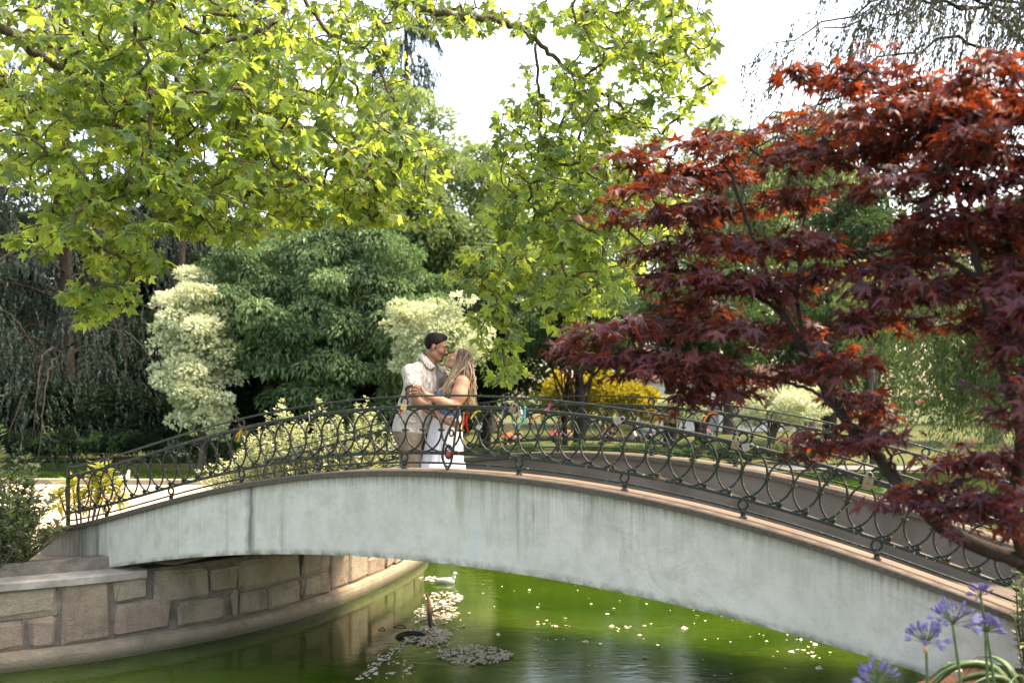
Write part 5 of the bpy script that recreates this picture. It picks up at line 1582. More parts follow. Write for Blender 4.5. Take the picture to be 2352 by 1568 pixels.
def build_woman():
    off = np.array([0, DC, 0])
    B = Body((-1.0, -0.40, -1.22), (-0.25, 0.36, 0.52), 0.0085)
    B.ell((-.545, 0, .04), (.098, .145, .17)); B.ell((-.585, 0, -.12), (.092, .12, .13), None, .05); B.ell((-.60, 0, -.28), (.115, .155, .15), None, .05)
    for s in (-1, 1):
        B.ell((-.625, s * .062, .03), (.070, .066, .066), None, .03)
        B.chain([(-.60, s * .08, -.34), (-.62, s * .085, -.72), (-.60, s * .09, -1.14)], [.09, .055, .036], .03)
        B.cone((-.58, s * .09, -1.165), (-.73, s * .10, -1.17), .030, .025, .02)
    B.cone((-.46, -.12, .145), (-.49, .12, .15), .055, .055, .05)
    # near (left) arm lying on his arm
    B.chain([(-.452, -.170, .125), (-.478, -.225, .02), (-.520, -.262, -.080)], [.070, .066, .052], .035)
    B.chain([(-.520, -.262, -.080), (-.63, -.318, -.038), (-.765, -.322, .020)], [.050, .043, .027], .02)
    B.cone((-.765, -.322, .020), (-.812, -.318, .046), .025, .026, .012); B.cone((-.765, -.322, .018), (-.808, -.318, .022), .022, .020, .012)
    tips = [((-.815, -.322, .076), (-.846, -.328, .094), (-.874, -.312, .103)), ((-.828, -.326, .060), (-.866, -.330, .070), (-.904, -.306, .067)),
            ((-.828, -.324, .040), (-.868, -.328, .044), (-.905, -.304, .037)), ((-.820, -.320, .020), (-.854, -.324, .020), (-.888, -.304, .012))]
    for k, (a, b, c) in enumerate(tips):
        B.chain([(-.79, -.318, .048 - .010 * k), a, b, c], [.012, .0105, .0095, .0072], .005)
    B.chain([(-.775, -.335, .040), (-.800, -.345, .075), (-.806, -.338, .108)], [.0125, .0105, .0080], .008)
    # far arm up at his shoulder
    B.chain([(-.49, .165, .13), (-.60, .27, .05), (-.70, .26, .14)], [.062, .05, .035], .03)
    B.chain([(-.70, .26, .14), (-.745, .225, .20)], [.03, .024], .015)
    for k in range(4):
        a = np.array([-.745 - .012 * k, .225, .215 - .012 * k])
        B.chain([a, a + [-.028, -.012, .022], a + [-.05, -.03, .03]], [.0105, .0095, .0075], .006)
    B.chain([(-.735, .225, .20), (-.725, .205, .235), (-.73, .19, .255)], [.012, .010, .008], .008)
    B.cone((-.495, 0, .15), (-.488, 0, .27), .054, .050, .03)
    q, rot = head(B, (-.490, 0, .334), -43, -1, 0.93, female=True)
    V, F = B.skin()
    par = add("person", V + off, F, SKIN_W, None, True)
    meta(par, "woman with long blonde-tipped hair, denim top and white skirt kissing the man", "person")
    for k, (a, b, c) in enumerate(tips):
        a, b, c = map(np.array, (a, b, c))
        d = norm(c - b)
        n = Body(tuple(c - .02), tuple(c + .02), 0.003)
        n.ell(c + d * .003 + np.array([0, -.0048, 0.001]), (.0085, .0042, .0062), None, .003)
        add("fingernail", *[x + off if i == 0 else x for i, x in enumerate(n.skin())], M_NAIL, par, True)
    rg = np.array([-.842, -.328, .042])
    add("finger_ring", *[x + off if i == 0 else x for i, x in enumerate(tube(rg + np.stack([0 * np.linspace(0, 6, 12), .0118 * np.cos(np.linspace(0, 2 * np.pi, 12, endpoint=False)), .0118 * np.sin(np.linspace(0, 2 * np.pi, 12, endpoint=False))], -1), .0022, 5, closed=True))], plain("silver", (0.8, 0.8, 0.8), (0.7, 0.7, 0.7), 5, 0.2, 0.5, 0, 40, 1.0), par, True)
    for s in (-1, 1):
        add("eyelash", *[x + off if i == 0 else x for i, x in enumerate(strip([q(.093, s * .020, -.009), q(.094, s * .033, -.012), q(.086, s * .048, -.008)], 0.0030))], M_EYE, par, True)
        add("eyebrow", *[x + off if i == 0 else x for i, x in enumerate(strip([q(.093, s * .016, .020), q(.092, s * .034, .026), q(.078, s * .052, .020)], 0.0034))], plain("brown_brow", (0.10, 0.06, 0.04), None, 30), par, True)
    # denim top with straps
    T = Body((-.80, -.22, -.24), (-.36, .22, .24), 0.008)
    T.ell((-.545, 0, .04), (.110, .150, .165)); T.ell((-.585, 0, -.12), (.104, .132, .13), None, .05); T.ell((-.595, 0, -.2), (.112, .145, .10), None, .05)
    for s in (-1, 1):
        T.ell((-.628, s * .062, .03), (.078, .072, .072), None, .03)
    T.plane((-.60, 0, .088), (-.42, 0, 1), .004)
    for s in (-1, 1):
        T.cone((-.62, s * .085, .06), (-.50, s * .105, .192), .013, .013, .012); T.cone((-.50, s * .105, .195), (-.425, s * .10, .10), .014, .016, .012)
    T.plane((0, 0, -.185), (0, 0, -1), .004)
    add("denim_top", *[x + off if i == 0 else x for i, x in enumerate(T.skin())], M_DENIM, par, True)
    # gathered, tiered skirt
    lv = [(-.150, -.600, .118, .135), (-.175, -.602, .128, .148), (-.26, -.612, .150, .172), (-.38, -.625, .168, .190), (-.50, -.638, .186, .205), (-.600, -.650, .198, .215), (-.606, -.652, .214, .232), (-.75, -.668, .236, .255), (-.92, -.68, .262, .285), (-1.10, -.69, .29, .31)]
    n = 96
    th = np.linspace(0, 2 * np.pi, n, endpoint=False)
    ph = rng.uniform(0, 6.28, 4)
    rows = []
    for k, (z, x, rx, ry) in enumerate(lv):
        amp = np.interp(z, [-1.1, -.6, -.17, -.15], [.075, .05, .028, .008])
        w = 1 + amp * (np.sin(9 * th + ph[0]) * .5 + np.sin(17 * th + ph[1] + .6 * k) * .35 + np.sin(29 * th + ph[2]) * .3)
        rows.append(np.stack([x + rx * w * np.cos(th), ry * w * np.sin(th), np.full(n, z)], -1))
    V = np.concatenate(rows)
    i = np.arange(len(lv) - 1)[:, None]; j = np.arange(n)[None]; j2 = (j + 1) % n
    F = np.stack(np.broadcast_arrays(i * n + j, (i + 1) * n + j, (i + 1) * n + j2, i * n + j2), -1).reshape(-1, 4)
    add("skirt", V + off, [F], M_SKIRT, par, True)
    # hair: cap on the skull, then long wavy locks
    H = Body((-.62, -.12, .15), (-.30, .12, .50), 0.007)
    f, u = rot[:, 0], rot[:, 2]
    H.ell(q(-.016, 0, .040), np.array((.108, .090, .100)) * .95, rot)
    H.plane(q(.070, 0, .060), f * .86 - u * .5, .008)
    HV, HF = H.skin()
    parts = [(HV, HF)]; var = [np.full(len(HV), 0.06)]; stq = [rng.random(len(HV)) * 0.35]
    for k in range(300):
        sgn = -1 if k % 3 else 1
        a = rng.random()
        front = k % 5 == 0
        e = rng.uniform(-.1, 1.0)
        root = q(-.085 + .135 * a if not front else rng.uniform(0.0, .06), sgn * (.02 + .072 * rng.random() ** .5), .112 - .085 * rng.random() if not front else rng.uniform(.06, .10))
        L = rng.uniform(.30, .52)
        if front:      # in front of the near shoulder
            end = np.array([-.63 + rng.uniform(-.015, .07), sgn * rng.uniform(.12, .18), rng.uniform(-.03, .06)])
            mid = np.array([-.535 + rng.uniform(-.03, .03), sgn * rng.uniform(.115, .15), .20])
        else:
            end = np.array([-.395 + rng.uniform(-.085, .075), sgn * rng.uniform(0.0, .15), rng.uniform(-.11, .08)])
            mid = np.array([-.42 + rng.uniform(-.10, .075), sgn * rng.uniform(.05, .145), .20 + rng.uniform(-.03, .03)])
        m0 = root + norm(root - q(-.01, 0, .03)) * .012 + np.array([.01, 0, -.02])
        cl = catmull([root, m0, mid, (mid + end) / 2 + rng.normal(0, .012, 3), end], 5)
        t = np.linspace(0, 1, len(cl))
        pz = rng.uniform(0, 6.28); am = .012 * t
        cl = cl + np.stack([np.sin(t * 15 + pz) * am, np.cos(t * 15 + pz) * am, 0 * t], -1)
        w = np.interp(t, [0, .15, .7, 1], [.004, .0080, .0070, .0012]) * rng.uniform(.7, 1.25)
        v, ff = tube(cl, w, 4)
        parts.append((v, ff)); var.append(np.repeat(np.clip(t * rng.uniform(.85, 1.15) + rng.normal(0, .05), 0, 1), 4)); stq.append(np.full(len(v), rng.random() ** 2))
    V, F = join(parts)
    add("hair", V + off, F, M_WHAIR, par, True, {"var": np.concatenate(var), "strand": np.concatenate(stq)})
build_man()
build_woman()

# ------------------------------------------------------------------ love locks and ribbons on the railing
M_BRASS = plain("brass", (0.62, 0.42, 0.17), (0.45, 0.30, 0.12), 30, 0.35, 0.5, 0, 40, 0.7)
M_STEEL = plain("dull_steel", (0.42, 0.41, 0.40), (0.28, 0.27, 0.26), 30, 0.4, 0.5, 0, 40, 0.8)
M_RED = plain("red_enamel", (0.50, 0.045, 0.04), (0.36, 0.03, 0.03), 20, 0.4)
M_DIRTY = plain("tarnished_brass", (0.28, 0.21, 0.13), (0.16, 0.12, 0.08), 25, 0.5, 0.4, 0, 40, 0.4)
def padlock(s, w, h, label, bm, size=0.032, rz=0.0, tilt=0.0):
    p = bp(s, w, float(kz(s)) + h)
    o = thing("padlock", tuple(p), label, "padlock", "love locks on the near railing")
    ang = math.atan2(UD[1], UD[0]) + rz
    M = Matrix.Translation(p) @ Matrix.Rotation(ang, 4, 'Z') @ Matrix.Rotation(tilt, 4, 'Y') @ Matrix.Scale(size, 4)
    bv = [(-.55, -.5), (-.45, -.6), (.45, -.6), (.55, -.5), (.55, .35), (.42, .5), (-.42, .5), (-.55, .35)]
    V = np.array([(x, yy, z - .55) for yy in (-.22, .22) for x, z in bv])
    F = [np.array([[k, (k + 1) % 8, 8 + (k + 1) % 8, 8 + k] for k in range(8)]), np.array([list(range(8))[::-1], list(range(8, 16))])]
    me = mesh("lock_body", V, F, bm)
    place("lock_body", me, o, M)
    t = np.linspace(0, np.pi, 12)
    c = np.vstack([[(.33, 0, -.15)], np.stack([.33 * np.cos(t), 0 * t, .18 + .42 * np.sin(t)], -1), [(-.33, 0, -.15)]])
    place("shackle", mesh("shackle", *tube(c, .085, 6), M_STEEL, True), o, M)
    kx = lathe([(0, -.24), (.09, -.24), (.09, -.21), (0, -.21)], (0, 0, 0), 8)
    kv = np.stack([kx[0][:, 0], kx[0][:, 2], kx[0][:, 1] - .62], -1)
    place("keyhole", mesh("keyhole", kv, kx[1], M_EYE), o, M)
padlock(-0.53, -0.016, H_BAR1 + 0.030, "brass padlock hanging with a red thread from the ring in front of the man", M_BRASS, 0.046, 0.2, 0.15)
padlock(-0.035, -0.115, 0.150, "red padlock clipped to the drop-shaped brace at the crown", M_RED, 0.030, 0.1, 0.2)
padlock(0.50, -0.015, H_BAR1 + 0.018, "tarnished padlock in the cluster by the teal ribbon", M_DIRTY, 0.045, 0.6, 0.4)
padlock(0.56, -0.025, H_BAR1 - 0.002, "steel padlock in the cluster by the teal ribbon", M_STEEL, 0.042, -0.5, -0.3)
padlock(0.49, -0.02, H_MID + 0.06, "tarnished lock dangling low on a ring beside the teal ribbon", M_DIRTY, 0.05, 0.3, 1.1)
padlock(0.20, -0.018, H_MID + 0.05, "small silver padlock on a clamp right of the red ribbon", M_STEEL, 0.034, 0.1, 0.6)
padlock(1.405, -0.02, H_BAR1 + 0.012, "steel padlock lying across the upper bar near the orange ribbon", M_STEEL, 0.048, 0.5, 1.2)
padlock(2.27, -0.02, H_BAR1 + 0.015, "tarnished padlock on the ring over the third foot down from the crown", M_DIRTY, 0.05, 0.2, 0.3)
padlock(2.36, -0.02, H_BAR1 + 0.000, "flat steel padlock next to the tarnished one down the rail", M_STEEL, 0.045, 0.4, 1.3)
padlock(3.15, -0.02, H_BAR1 + 0.010, "large tarnished padlock on the rail close to the maple trunk", M_DIRTY, 0.06, 0.2, 0.2)

def ribbon(s, w, h, label, col, pieces, width=0.014):
    p = bp(s, w, float(kz(s)) + h)
    t = NT("ribbon_cloth")
    mt = t.done(t.bsdf(t.mix(t.rng(t.noise(t.pos(), 60, 3), .3, .7), col, tuple(c * .7 for c in col)), 0.7, 0.2))
    parts = []
    u3 = np.append(UD, 0)
    for pl in pieces:
        c = catmull([p + u3 * a + np.array([0, 0, b]) - np.append(ND, 0) * (0.012 + 0.006 * k) for k, (a, b) in enumerate(pl)], 5)
        tg = norm(np.gradient(c, axis=0)); sdv = norm(np.cross(tg, np.append(ND, 0.3)))
        wv = width * np.interp(np.linspace(0, 1, len(c)), [0, .3, 1], [.5, 1, .8])[:, None] / 2
        n = len(c); nv = np.append(ND, 0) * 0.0012
        V = np.concatenate([c - sdv * wv - nv, c + sdv * wv - nv, c - sdv * wv + nv, c + sdv * wv + nv])
        i = np.arange(n - 1)
        F = np.concatenate([np.stack([i, i + 1, n + i + 1, n + i], -1), np.stack([2 * n + i, 3 * n + i, 3 * n + i + 1, 2 * n + i + 1], -1)])
        parts.append((V, [F]))
    k = lathe([(0, -.010), (.010, -.006), (.011, .004), (0, .010)], p - np.append(ND, 0) * .012, 7)
    o = add("ribbon", *join(parts + [k]), mt, None, True)
    meta(o, label, "ribbon", "ribbons tied to the bridge railings")
for s, h, lab, col, pcs in (
    (0.085, H_BAR1 - 0.05, "long red ribbon tied beside the drop-shaped brace", (0.60, 0.02, 0.02), [[(0, 0), (-.02, -.05), (-.035, -.10)], [(0, 0), (-.01, -.08), (.005, -.15)], [(-.02, -.09), (.0, -.14), (.02, -.16)]]),
    (0.045, H_BAR1 - 0.05, "orange ribbon hanging behind the red one by the brace", (0.75, 0.25, 0.02), [[(0, 0), (-.005, -.06), (-.008, -.13)]]),
    (0.15, H_BAR1 - 0.045, "bright yellow ribbon knotted under the upper bar", (0.70, 0.58, 0.03), [[(0, 0), (.03, .015), (.06, .01)], [(0, 0), (-.025, -.03), (-.03, -.05)]]),
    (0.42, H_BAR1 + 0.0, "purple ribbon on the near side of the lock cluster", (0.16, 0.08, 0.30), [[(0, 0), (.01, .03), (.03, .045)], [(0, 0), (-.012, -.025), (-.01, -.045)]]),
    (0.60, H_BAR1 + 0.02, "teal ribbon with long tails across the rings", (0.12, 0.48, 0.44), [[(0, .01), (.005, -.05), (-.003, -.12)], [(0, 0), (-.025, -.10), (-.055, -.17)]]),
    (0.80, H_BAR1 + 0.01, "dusty pink ribbon standing up from the upper bar", (0.50, 0.10, 0.20), [[(0, 0), (.008, .04), (.03, .062)], [(0, 0), (.02, .035), (.045, .045)]]),
    (0.70, H_BAR1 - 0.05, "orange ribbon tied flat under the upper bar", (0.85, 0.20, 0.02), [[(0, 0), (.03, .012), (.065, .008)], [(0, 0), (-.02, -.02), (-.045, -.04)]]),
    (-1.55, H_BAR1 + 0.03, "pale ribbon on the small ring of the rising half", (0.55, 0.50, 0.45), [[(0, 0), (.01, -.04), (.02, -.08)]]),
    (-2.35, H_BAR1 - 0.02, "orange-yellow ribbon on the rising half of the railing", (0.80, 0.38, 0.03), [[(0, 0), (-.012, -.05), (-.02, -.09)], [(0, 0), (-.03, -.03), (-.05, -.06)]]),
    (-0.565, H_BAR1 - 0.025, "short red thread under the brass padlock", (0.55, 0.03, 0.03), [[(0, 0), (-.008, -.03), (-.015, -.06)]])):
    ribbon(s, 0.0, h, lab, col, pcs, 0.013)
for s, h, lab, col, pcs in (
    (0.92, H_BAR1 + 0.02, "lime green ribbon tied on the far railing", (0.25, 0.55, 0.05), [[(0, 0), (-.01, -.05), (-.03, -.09)], [(0, 0), (.02, .02), (.02, .05)]]),
    (1.16, H_BAR1 - 0.02, "orange ribbon tied on the far railing", (0.85, 0.22, 0.03), [[(0, 0), (.04, .01), (.09, .005)], [(0, 0), (-.03, -.04), (-.05, -.08)]]),
    (-1.30, H_MID + 0.1, "small red ribbon on the far railing behind the pale shrubs", (0.55, 0.03, 0.03), [[(0, 0), (-.006, -.06), (-.01, -.12)]])):
    ribbon(s, W_RAIL, h, lab, col, pcs, 0.018)

# ------------------------------------------------------------------ pond life
M_FEATHER = plain("white_feather", (0.72, 0.72, 0.70), (0.60, 0.60, 0.58), 18, 0.8, 0.2, 0.4, 60)
M_WING = plain("grey_flecked_wing", (0.62, 0.62, 0.62), (0.38, 0.39, 0.40), 40, 0.8, 0.2, 0.4, 60)
M_BILL = plain("orange_bill", (0.55, 0.20, 0.10), (0.42, 0.14, 0.08), 30, 0.5)
def duck(x, y, rz, sc, label):
    o = np.array([x, y, WATER_Z])
    D = Body((-.40, -.16, -.10), (.36, .16, .40), 0.012)
    D.ell((-.02, 0, .03), (.225, .105, .095)); D.ell((.10, 0, .05), (.11, .09, .095), None, .04)
    D.cone((-.18, 0, .06), (-.34, 0, .105), .055, .018, .04)
    D.chain([(.15, 0, .07), (.205, 0, .15), (.215, 0, .22)], [.062, .042, .036], .04)
    D.ell((.228, 0, .250), (.052, .040, .042), None, .02)
    V, F = D.skin()
    ca, sa = math.cos(rz), math.sin(rz)
    def tr(v):
        v = np.asarray(v) * sc
        return np.stack([v[:, 0] * ca - v[:, 1] * sa, v[:, 0] * sa + v[:, 1] * ca, v[:, 2]], -1) + o
    b = add("duck", tr(V), F, M_FEATHER, None, True)
    meta(b, label, "duck", "white ducks on the pond")
    for s in (-1, 1):
        Wg = Body((-.36, -.16, -.04), (.14, .16, .18), 0.012)
        Wg.ell((-.07, s * .088, .06), (.17, .028, .062), None, .01); Wg.cone((-.18, s * .07, .075), (-.30, s * .03, .115), .028, .008, .02)
        v, f = Wg.skin()
        add("wing", tr(v), f, M_WING, b, True)
        e = Body((.22, -.06, .23), (.27, .06, .29), 0.005)
        e.ell((.245, s * .036, .258), (.007, .005, .007), None, .002)
        v, f = e.skin(); add("eye", tr(v), f, M_EYE, b, True)
    K = Body((.22, -.06, .2), (.36, .06, .3), 0.005)
    K.cone((.262, 0, .243), (.318, 0, .232), .017, .011, .006); K.ell((.262, 0, .252), (.02, .026, .018), None, .01)
    v, f = K.skin(); add("bill", tr(v), f, M_BILL, b, True)
pd = P(1025, 1330, 2.5 * FPX / (1338 - HZ))
duck(pd[0], pd[1], R(-8), 0.52, "white duck with a red bill swimming past the end of the stone wall")
pd = P(286, 1090, 30.5)
duck(pd[0], pd[1], R(75), 0.9, "small white bird far across the pond beyond the sandy path")

def on_water(u, v):
    d = 2.5 * FPX / (v - HZ)
    return np.array([(u - 1176) / FPX * d, d])
# fallen petals and leaves drifting in patches
def petals():
    pat = [(985, 1462, 48, 22, 380), (1000, 1410, 48, 26, 260), (1020, 1375, 45, 16, 150), (1090, 1505, 85, 22, 420), (985, 1330, 22, 5, 40), (1150, 1508, 22, 8, 60), (900, 1535, 60, 30, 45), (1010, 1450, 60, 60, 90),
           (1400, 1450, 420, 100, 34), (1700, 1480, 300, 90, 26), (1250, 1380, 220, 60, 24), (1900, 1480, 200, 40, 12)]
    pos = []
    for (u, v, ru, rv, n) in pat:
        a = rng.uniform(0, 6.28, n); q = np.sqrt(rng.random(n))
        for uu, vv in zip(u + ru * q * np.cos(a), v + rv * q * np.sin(a)):
            pos.append(on_water(uu, max(vv, 1290)))
    for k in range(130):        # a wavy line of petals standing in for reflected sky
        f = rng.random()
        pos.append(on_water(830 + 130 * f + rng.normal(0, 7), 1560 - 110 * f + 3 * math.sin(f * 40)))
    for k in range(15):         # small clots
        c = on_water(rng.uniform(1200, 2050), rng.uniform(1330, 1560))
        for j in range(rng.integers(4, 12)):
            pos.append(c + rng.normal(0, 0.07, 2) * [1.6, 1])
    pos = np.array(pos)
    pos = np.column_stack([pos, WATER_Z + 0.008 + rng.random(len(pos)) * 0.006])
    flat = leaf_quad(0.75, 0.10, 0.02)
    az = rng.uniform(0, 6.28, len(pos))
    V, F, a = scatter(*flat, pos, frames(np.array([0, -0.25, 1.0]) + rng.normal(0, .22, pos.shape), np.stack([np.cos(az), np.sin(az), 0 * az], -1)), 0.036 * np.clip(rng.lognormal(0, 0.4, len(pos)), 0.4, 2.4))
    lm = leafmat("fallen_petal", (0.74, 0.67, 0.60), (0.45, 0.35, 0.25), (0.4, 0.35, 0.25), 0.15, 0.2, 0.6)
    meta(add("petals", V, F, lm, None, False, {"var": a}), "pale fallen petals drifting in patches on the green pond", "petals", kind="stuff")
petals()
M_ALGAE = plain("algae_mat", (0.30, 0.36, 0.12), (0.20, 0.26, 0.06), 10, 0.7, 0.3)
# a broken branch standing in the water
a0, a1 = on_water(992, 1462), on_water(985, 1392)
br = catmull([np.append(a0, WATER_Z - 0.1), np.append(a0 * 0.6 + a1 * 0.4, WATER_Z + 0.03), np.append(a1, WATER_Z + 0.06), np.append(a1 + [-0.05, 0.2], WATER_Z + 0.12)], 6)
b2 = catmull([br[8], br[8] + [0.1, 0.1, 0.03], br[8] + [0.2, 0.3, -0.03]], 4)
o = add("sunken_branch", *join([tube(br, np.linspace(0.03, 0.014, len(br)), 7), tube(b2, np.linspace(0.014, 0.006, len(b2)), 6)]), B_RED, None, True)
meta(o, "wet brown branch poking out of the pond among drifting petals", "branch")
c = on_water(945, 1462)
t = np.linspace(-0.15, np.pi + 0.15, 22)
hoop = np.stack([c[0] + 0.155 * np.cos(t), np.full(22, c[1]) + 0.02 * np.cos(t), WATER_Z - 0.022 + 0.062 * np.sin(t)], -1)
o = add("sunken_hoop", *tube(hoop, 0.026 * np.interp(np.linspace(0, 1, 22), [0, .2, .8, 1], [.5, 1, 1, .5]), 8), plain("black_rubber", (0.015, 0.015, 0.015), (0.03, 0.03, 0.028), 20, 0.4), None, True)
meta(o, "black rubber hoop arching just out of the pond", "hoop")
for k, (u, v, l) in enumerate(((905, 1440, 0.13), (870, 1446, 0.07))):
    c = on_water(u, v)
    s0 = np.append(c, WATER_Z + 0.005)
    o = add("floating_twig", *tube(catmull([s0, s0 + [l * .5, .03, .012], s0 + [l, -.02, .0]], 5), 0.006, 5), B_DARK, None, True)
    meta(o, ["longer dark twig floating by the wall's reflection", "short dark twig floating by the wall's reflection"][k], "twig", "floating twigs")
# ------------------------------------------------------------------ blue agapanthus on the near bank
L_AGA = leafmat("lilac_petal", (0.36, 0.37, 0.60), (0.20, 0.21, 0.42), (0.36, 0.37, 0.62), 0.35, 0.25, 0.55)
L_BUD = leafmat("violet_bud", (0.22, 0.20, 0.46), (0.12, 0.11, 0.30), (0.2, 0.18, 0.4), 0.25, 0.3, 0.5)
M_STALK = plain("green_stalk", (0.085, 0.14, 0.055), (0.05, 0.09, 0.035), 30, 0.5)
M_SPATHE = plain("papery_spathe", (0.52, 0.33, 0.18), (0.40, 0.24, 0.13), 30, 0.7)
def flower_meshes():
    petal = leaf_quad(0.34, 0.06, -0.25)
    fl, bd = [], []
    bud = lathe([(0, 0), (.09, .15), (.15, .55), (.12, .85), (0, 1.0)], (0, 0, 0), 6)
    for v in range(4):
        ang = np.arange(6) * math.pi / 3 + 0.2 * v
        o = np.stack([np.cos(ang), 0 * ang, np.sin(ang)], -1)
        d_ = np.array([0, 1.0, 0])
        V, F, a = scatter(*petal, o * 0.07, frames(-o + d_ * 0.4, d_ * 0.9 + o * 0.55), np.full(6, 1.0), np.clip(rng.normal(.2 + .2 * v, .1, 6), 0, 1))
        fl.append(mesh("flower", V, F, L_AGA, False, {"var": a}))
        bd.append(mesh("bud", bud[0][:, [0, 2, 1]], bud[1], L_BUD, True, {"var": np.full(len(bud[0]), .15 + .25 * v)}))
    return fl, bd
FLOWER_MESHES = flower_meshes()
def agapanthus(u, v, d, r, openness, label, foot_du=0, spathe=False, n=44):
    top = P(u, v, d)
    foot = np.array([P(u + foot_du, 0, d)[0], d + 0.05, -1.66])
    t = thing("agapanthus", tuple(foot), label, "flower", "lilac agapanthus on the near bank")
    st = catmull([foot - [0, 0, .1], foot + (top - foot) * 0.5 + [0.015, 0, 0], top], 8)
    add("stalk", *tube(st, np.linspace(0.0075, 0.0058, len(st)), 8), M_STALK, t, True)
    d0 = rand_dirs(n)
    d0[:, 2] = np.where(d0[:, 2] < -0.35, -d0[:, 2], d0[:, 2]); d0[:, 2] += 0.15; d0 = norm(d0)
    ln = r * rng.uniform(0.55, 0.8, n)
    meta(add("pedicels", *sticks(np.repeat(top[None], n, 0), top + d0 * ln[:, None], 0.0014, 0.0011, 4), M_STALK, t, True), kind="stuff")
    isop = (d0[:, 2] < openness) & (rng.random(n) < 0.85)
    mf, mb = FLOWER_MESHES
    for q, (p, d_) in enumerate(zip(top + d0 * ln[:, None], d0)):
        rt = frames(rng.normal(0, 1, (1, 3)), d_[None])[0]
        M = np.eye(4); M[:3, :3] = rt * ((0.040 if isop[q] else 0.032) * rng.uniform(.85, 1.2)); M[:3, 3] = p
        place("flower" if isop[q] else "bud", (mf if isop[q] else mb)[q % 4], t, M.tolist())
    if spathe:
        sp = lathe([(0, 0), (.011, .012), (.012, .022), (.004, .038), (0, .05)], top + [-.008, -.012, -.045], 8)
        add("spathe", *sp, M_SPATHE, t, True)
agapanthus(2127, 1475, 4.2, 0.092, 0.25, "half-open agapanthus with a papery brown spathe below its head", 2, True)
agapanthus(2188, 1432, 4.15, 0.105, 0.45, "widest open agapanthus, its petals flaring outward over the concrete", 45)
agapanthus(2263, 1450, 4.3, 0.072, -0.4, "agapanthus still in closed violet buds beside the widest open one", 8)
agapanthus(2252, 1368, 4.35, 0.048, -0.6, "tallest small agapanthus bud cluster reaching up to the bridge cap", 60, False, 30)
agapanthus(2015, 1572, 3.9, 0.095, 0.2, "lowest agapanthus head, rising over the water's edge", 10)
# strap leaves and small weeds at the bank's corner
def strapleaves():
    c = np.array([2.62, 5.0, -1.66])
    t = thing("strap_leaved_clump", tuple(c), "clump of arching green strap leaves on the mulched bank", "plant")
    for k in range(26):
        az = rng.uniform(0, 6.28); L = rng.uniform(.3, .55)
        h = np.array([math.cos(az), math.sin(az), 0])
        cl = catmull([c + h * .03, c + h * L * .35 + [0, 0, L * .55], c + h * L * .8 + [0, 0, L * .55], c + h * L * 1.15 + [0, 0, L * .18]], 5)
        add("leaf", *tube(cl, .020 * np.interp(np.linspace(0, 1, len(cl)), [0, .3, 1], [.7, 1, .1]), 4, flat=0.18), M_STALK, t, True)
strapleaves()
shoots("bank_sprig", "thin sprig with small pale leaves by the agapanthus stalks", (2.72, 5.05, -1.66), 7, 0.5, 0.95, (0.22, 0.15), OVAL2, 0.04, L_BOX, per=22, cat="plant")
shoots("rail_shrub", "small grey-green shrub pushing through the railing's low end", (3.06, 5.75, -1.66), 22, 0.5, 0.92, (0.22, 0.16), NARROW, 0.06, L_WILLOW, per=50, side=0.2)
o = add("edging_stone", *box((2.66, 5.98, -1.665), (0.07, 0.22, 0.10), R(-20)), M_COPING, None)
meta(o, "pale edging stone at the corner of the mulched bank under the bridge", "stone")

# ------------------------------------------------------------------ the lawn beyond: white building and picnickers
def building():
    d = 66.0
    x0, x1 = P(1490, 0, d)[0], P(1830, 0, d)[0]
    zb = gz(d); h = 3.3
    t = thing("white_building", ((x0 + x1) / 2, d, zb), "low white building with dark windows beyond the lawn", "building")
    m_wall = plain("white_render", (0.74, 0.73, 0.70), (0.62, 0.61, 0.58), 1.2, 0.9, 0.2, 0.3, 20)
    add("wall", *box(((x0 + x1) / 2, d + 2.5, zb + h / 2), (x1 - x0, 5, h)), m_wall, t)
    zr = zb + h; e = .35
    V = np.array([(x0 - e, d - e, zr), (x1 + e, d - e, zr), (x1 + e, d + 5 + e, zr), (x0 - e, d + 5 + e, zr), (x0 + .6, d + 2.5, zr + 1.3), (x1 - .6, d + 2.5, zr + 1.3)])
    add("roof", V, [np.array([[0, 1, 5, 4], [2, 3, 4, 5], [3, 2, 1, 0]]), np.array([[1, 2, 5], [3, 0, 4]])], plain("clay_tile", (0.30, 0.13, 0.08), (0.2, 0.09, 0.06), 3), t)
    glass = plain("dark_glass", (0.02, 0.025, 0.03), (0.04, 0.045, 0.05), 2, 0.15, 0.5)
    fr = plain("grey_window_frame", (0.3, 0.3, 0.3), None, 5)
    n = 6
    for k in range(n):
        x = x0 + (x1 - x0) * (k + .7) / (n + .4)
        if k == 2:
            dr = add("door", *box((x, d - .02, zb + 1.05), (1.0, .08, 2.1)), fr, t)
            add("handle", *box((x + .38, d - .08, zb + 1.05), (.05, .06, .14)), glass, dr)
        else:
            wn_ = add("window", *box((x, d - .02, zb + 1.55), (1.1, .08, 1.3)), fr, t)
            for q in (-1, 1):
                add("pane", *box((x + q * .265, d - .065, zb + 1.55), (.46, .02, 1.14)), glass, wn_)
            add("sill", *box((x, d - .08, zb + .86), (1.25, .14, .07)), m_wall, wn_)
building()

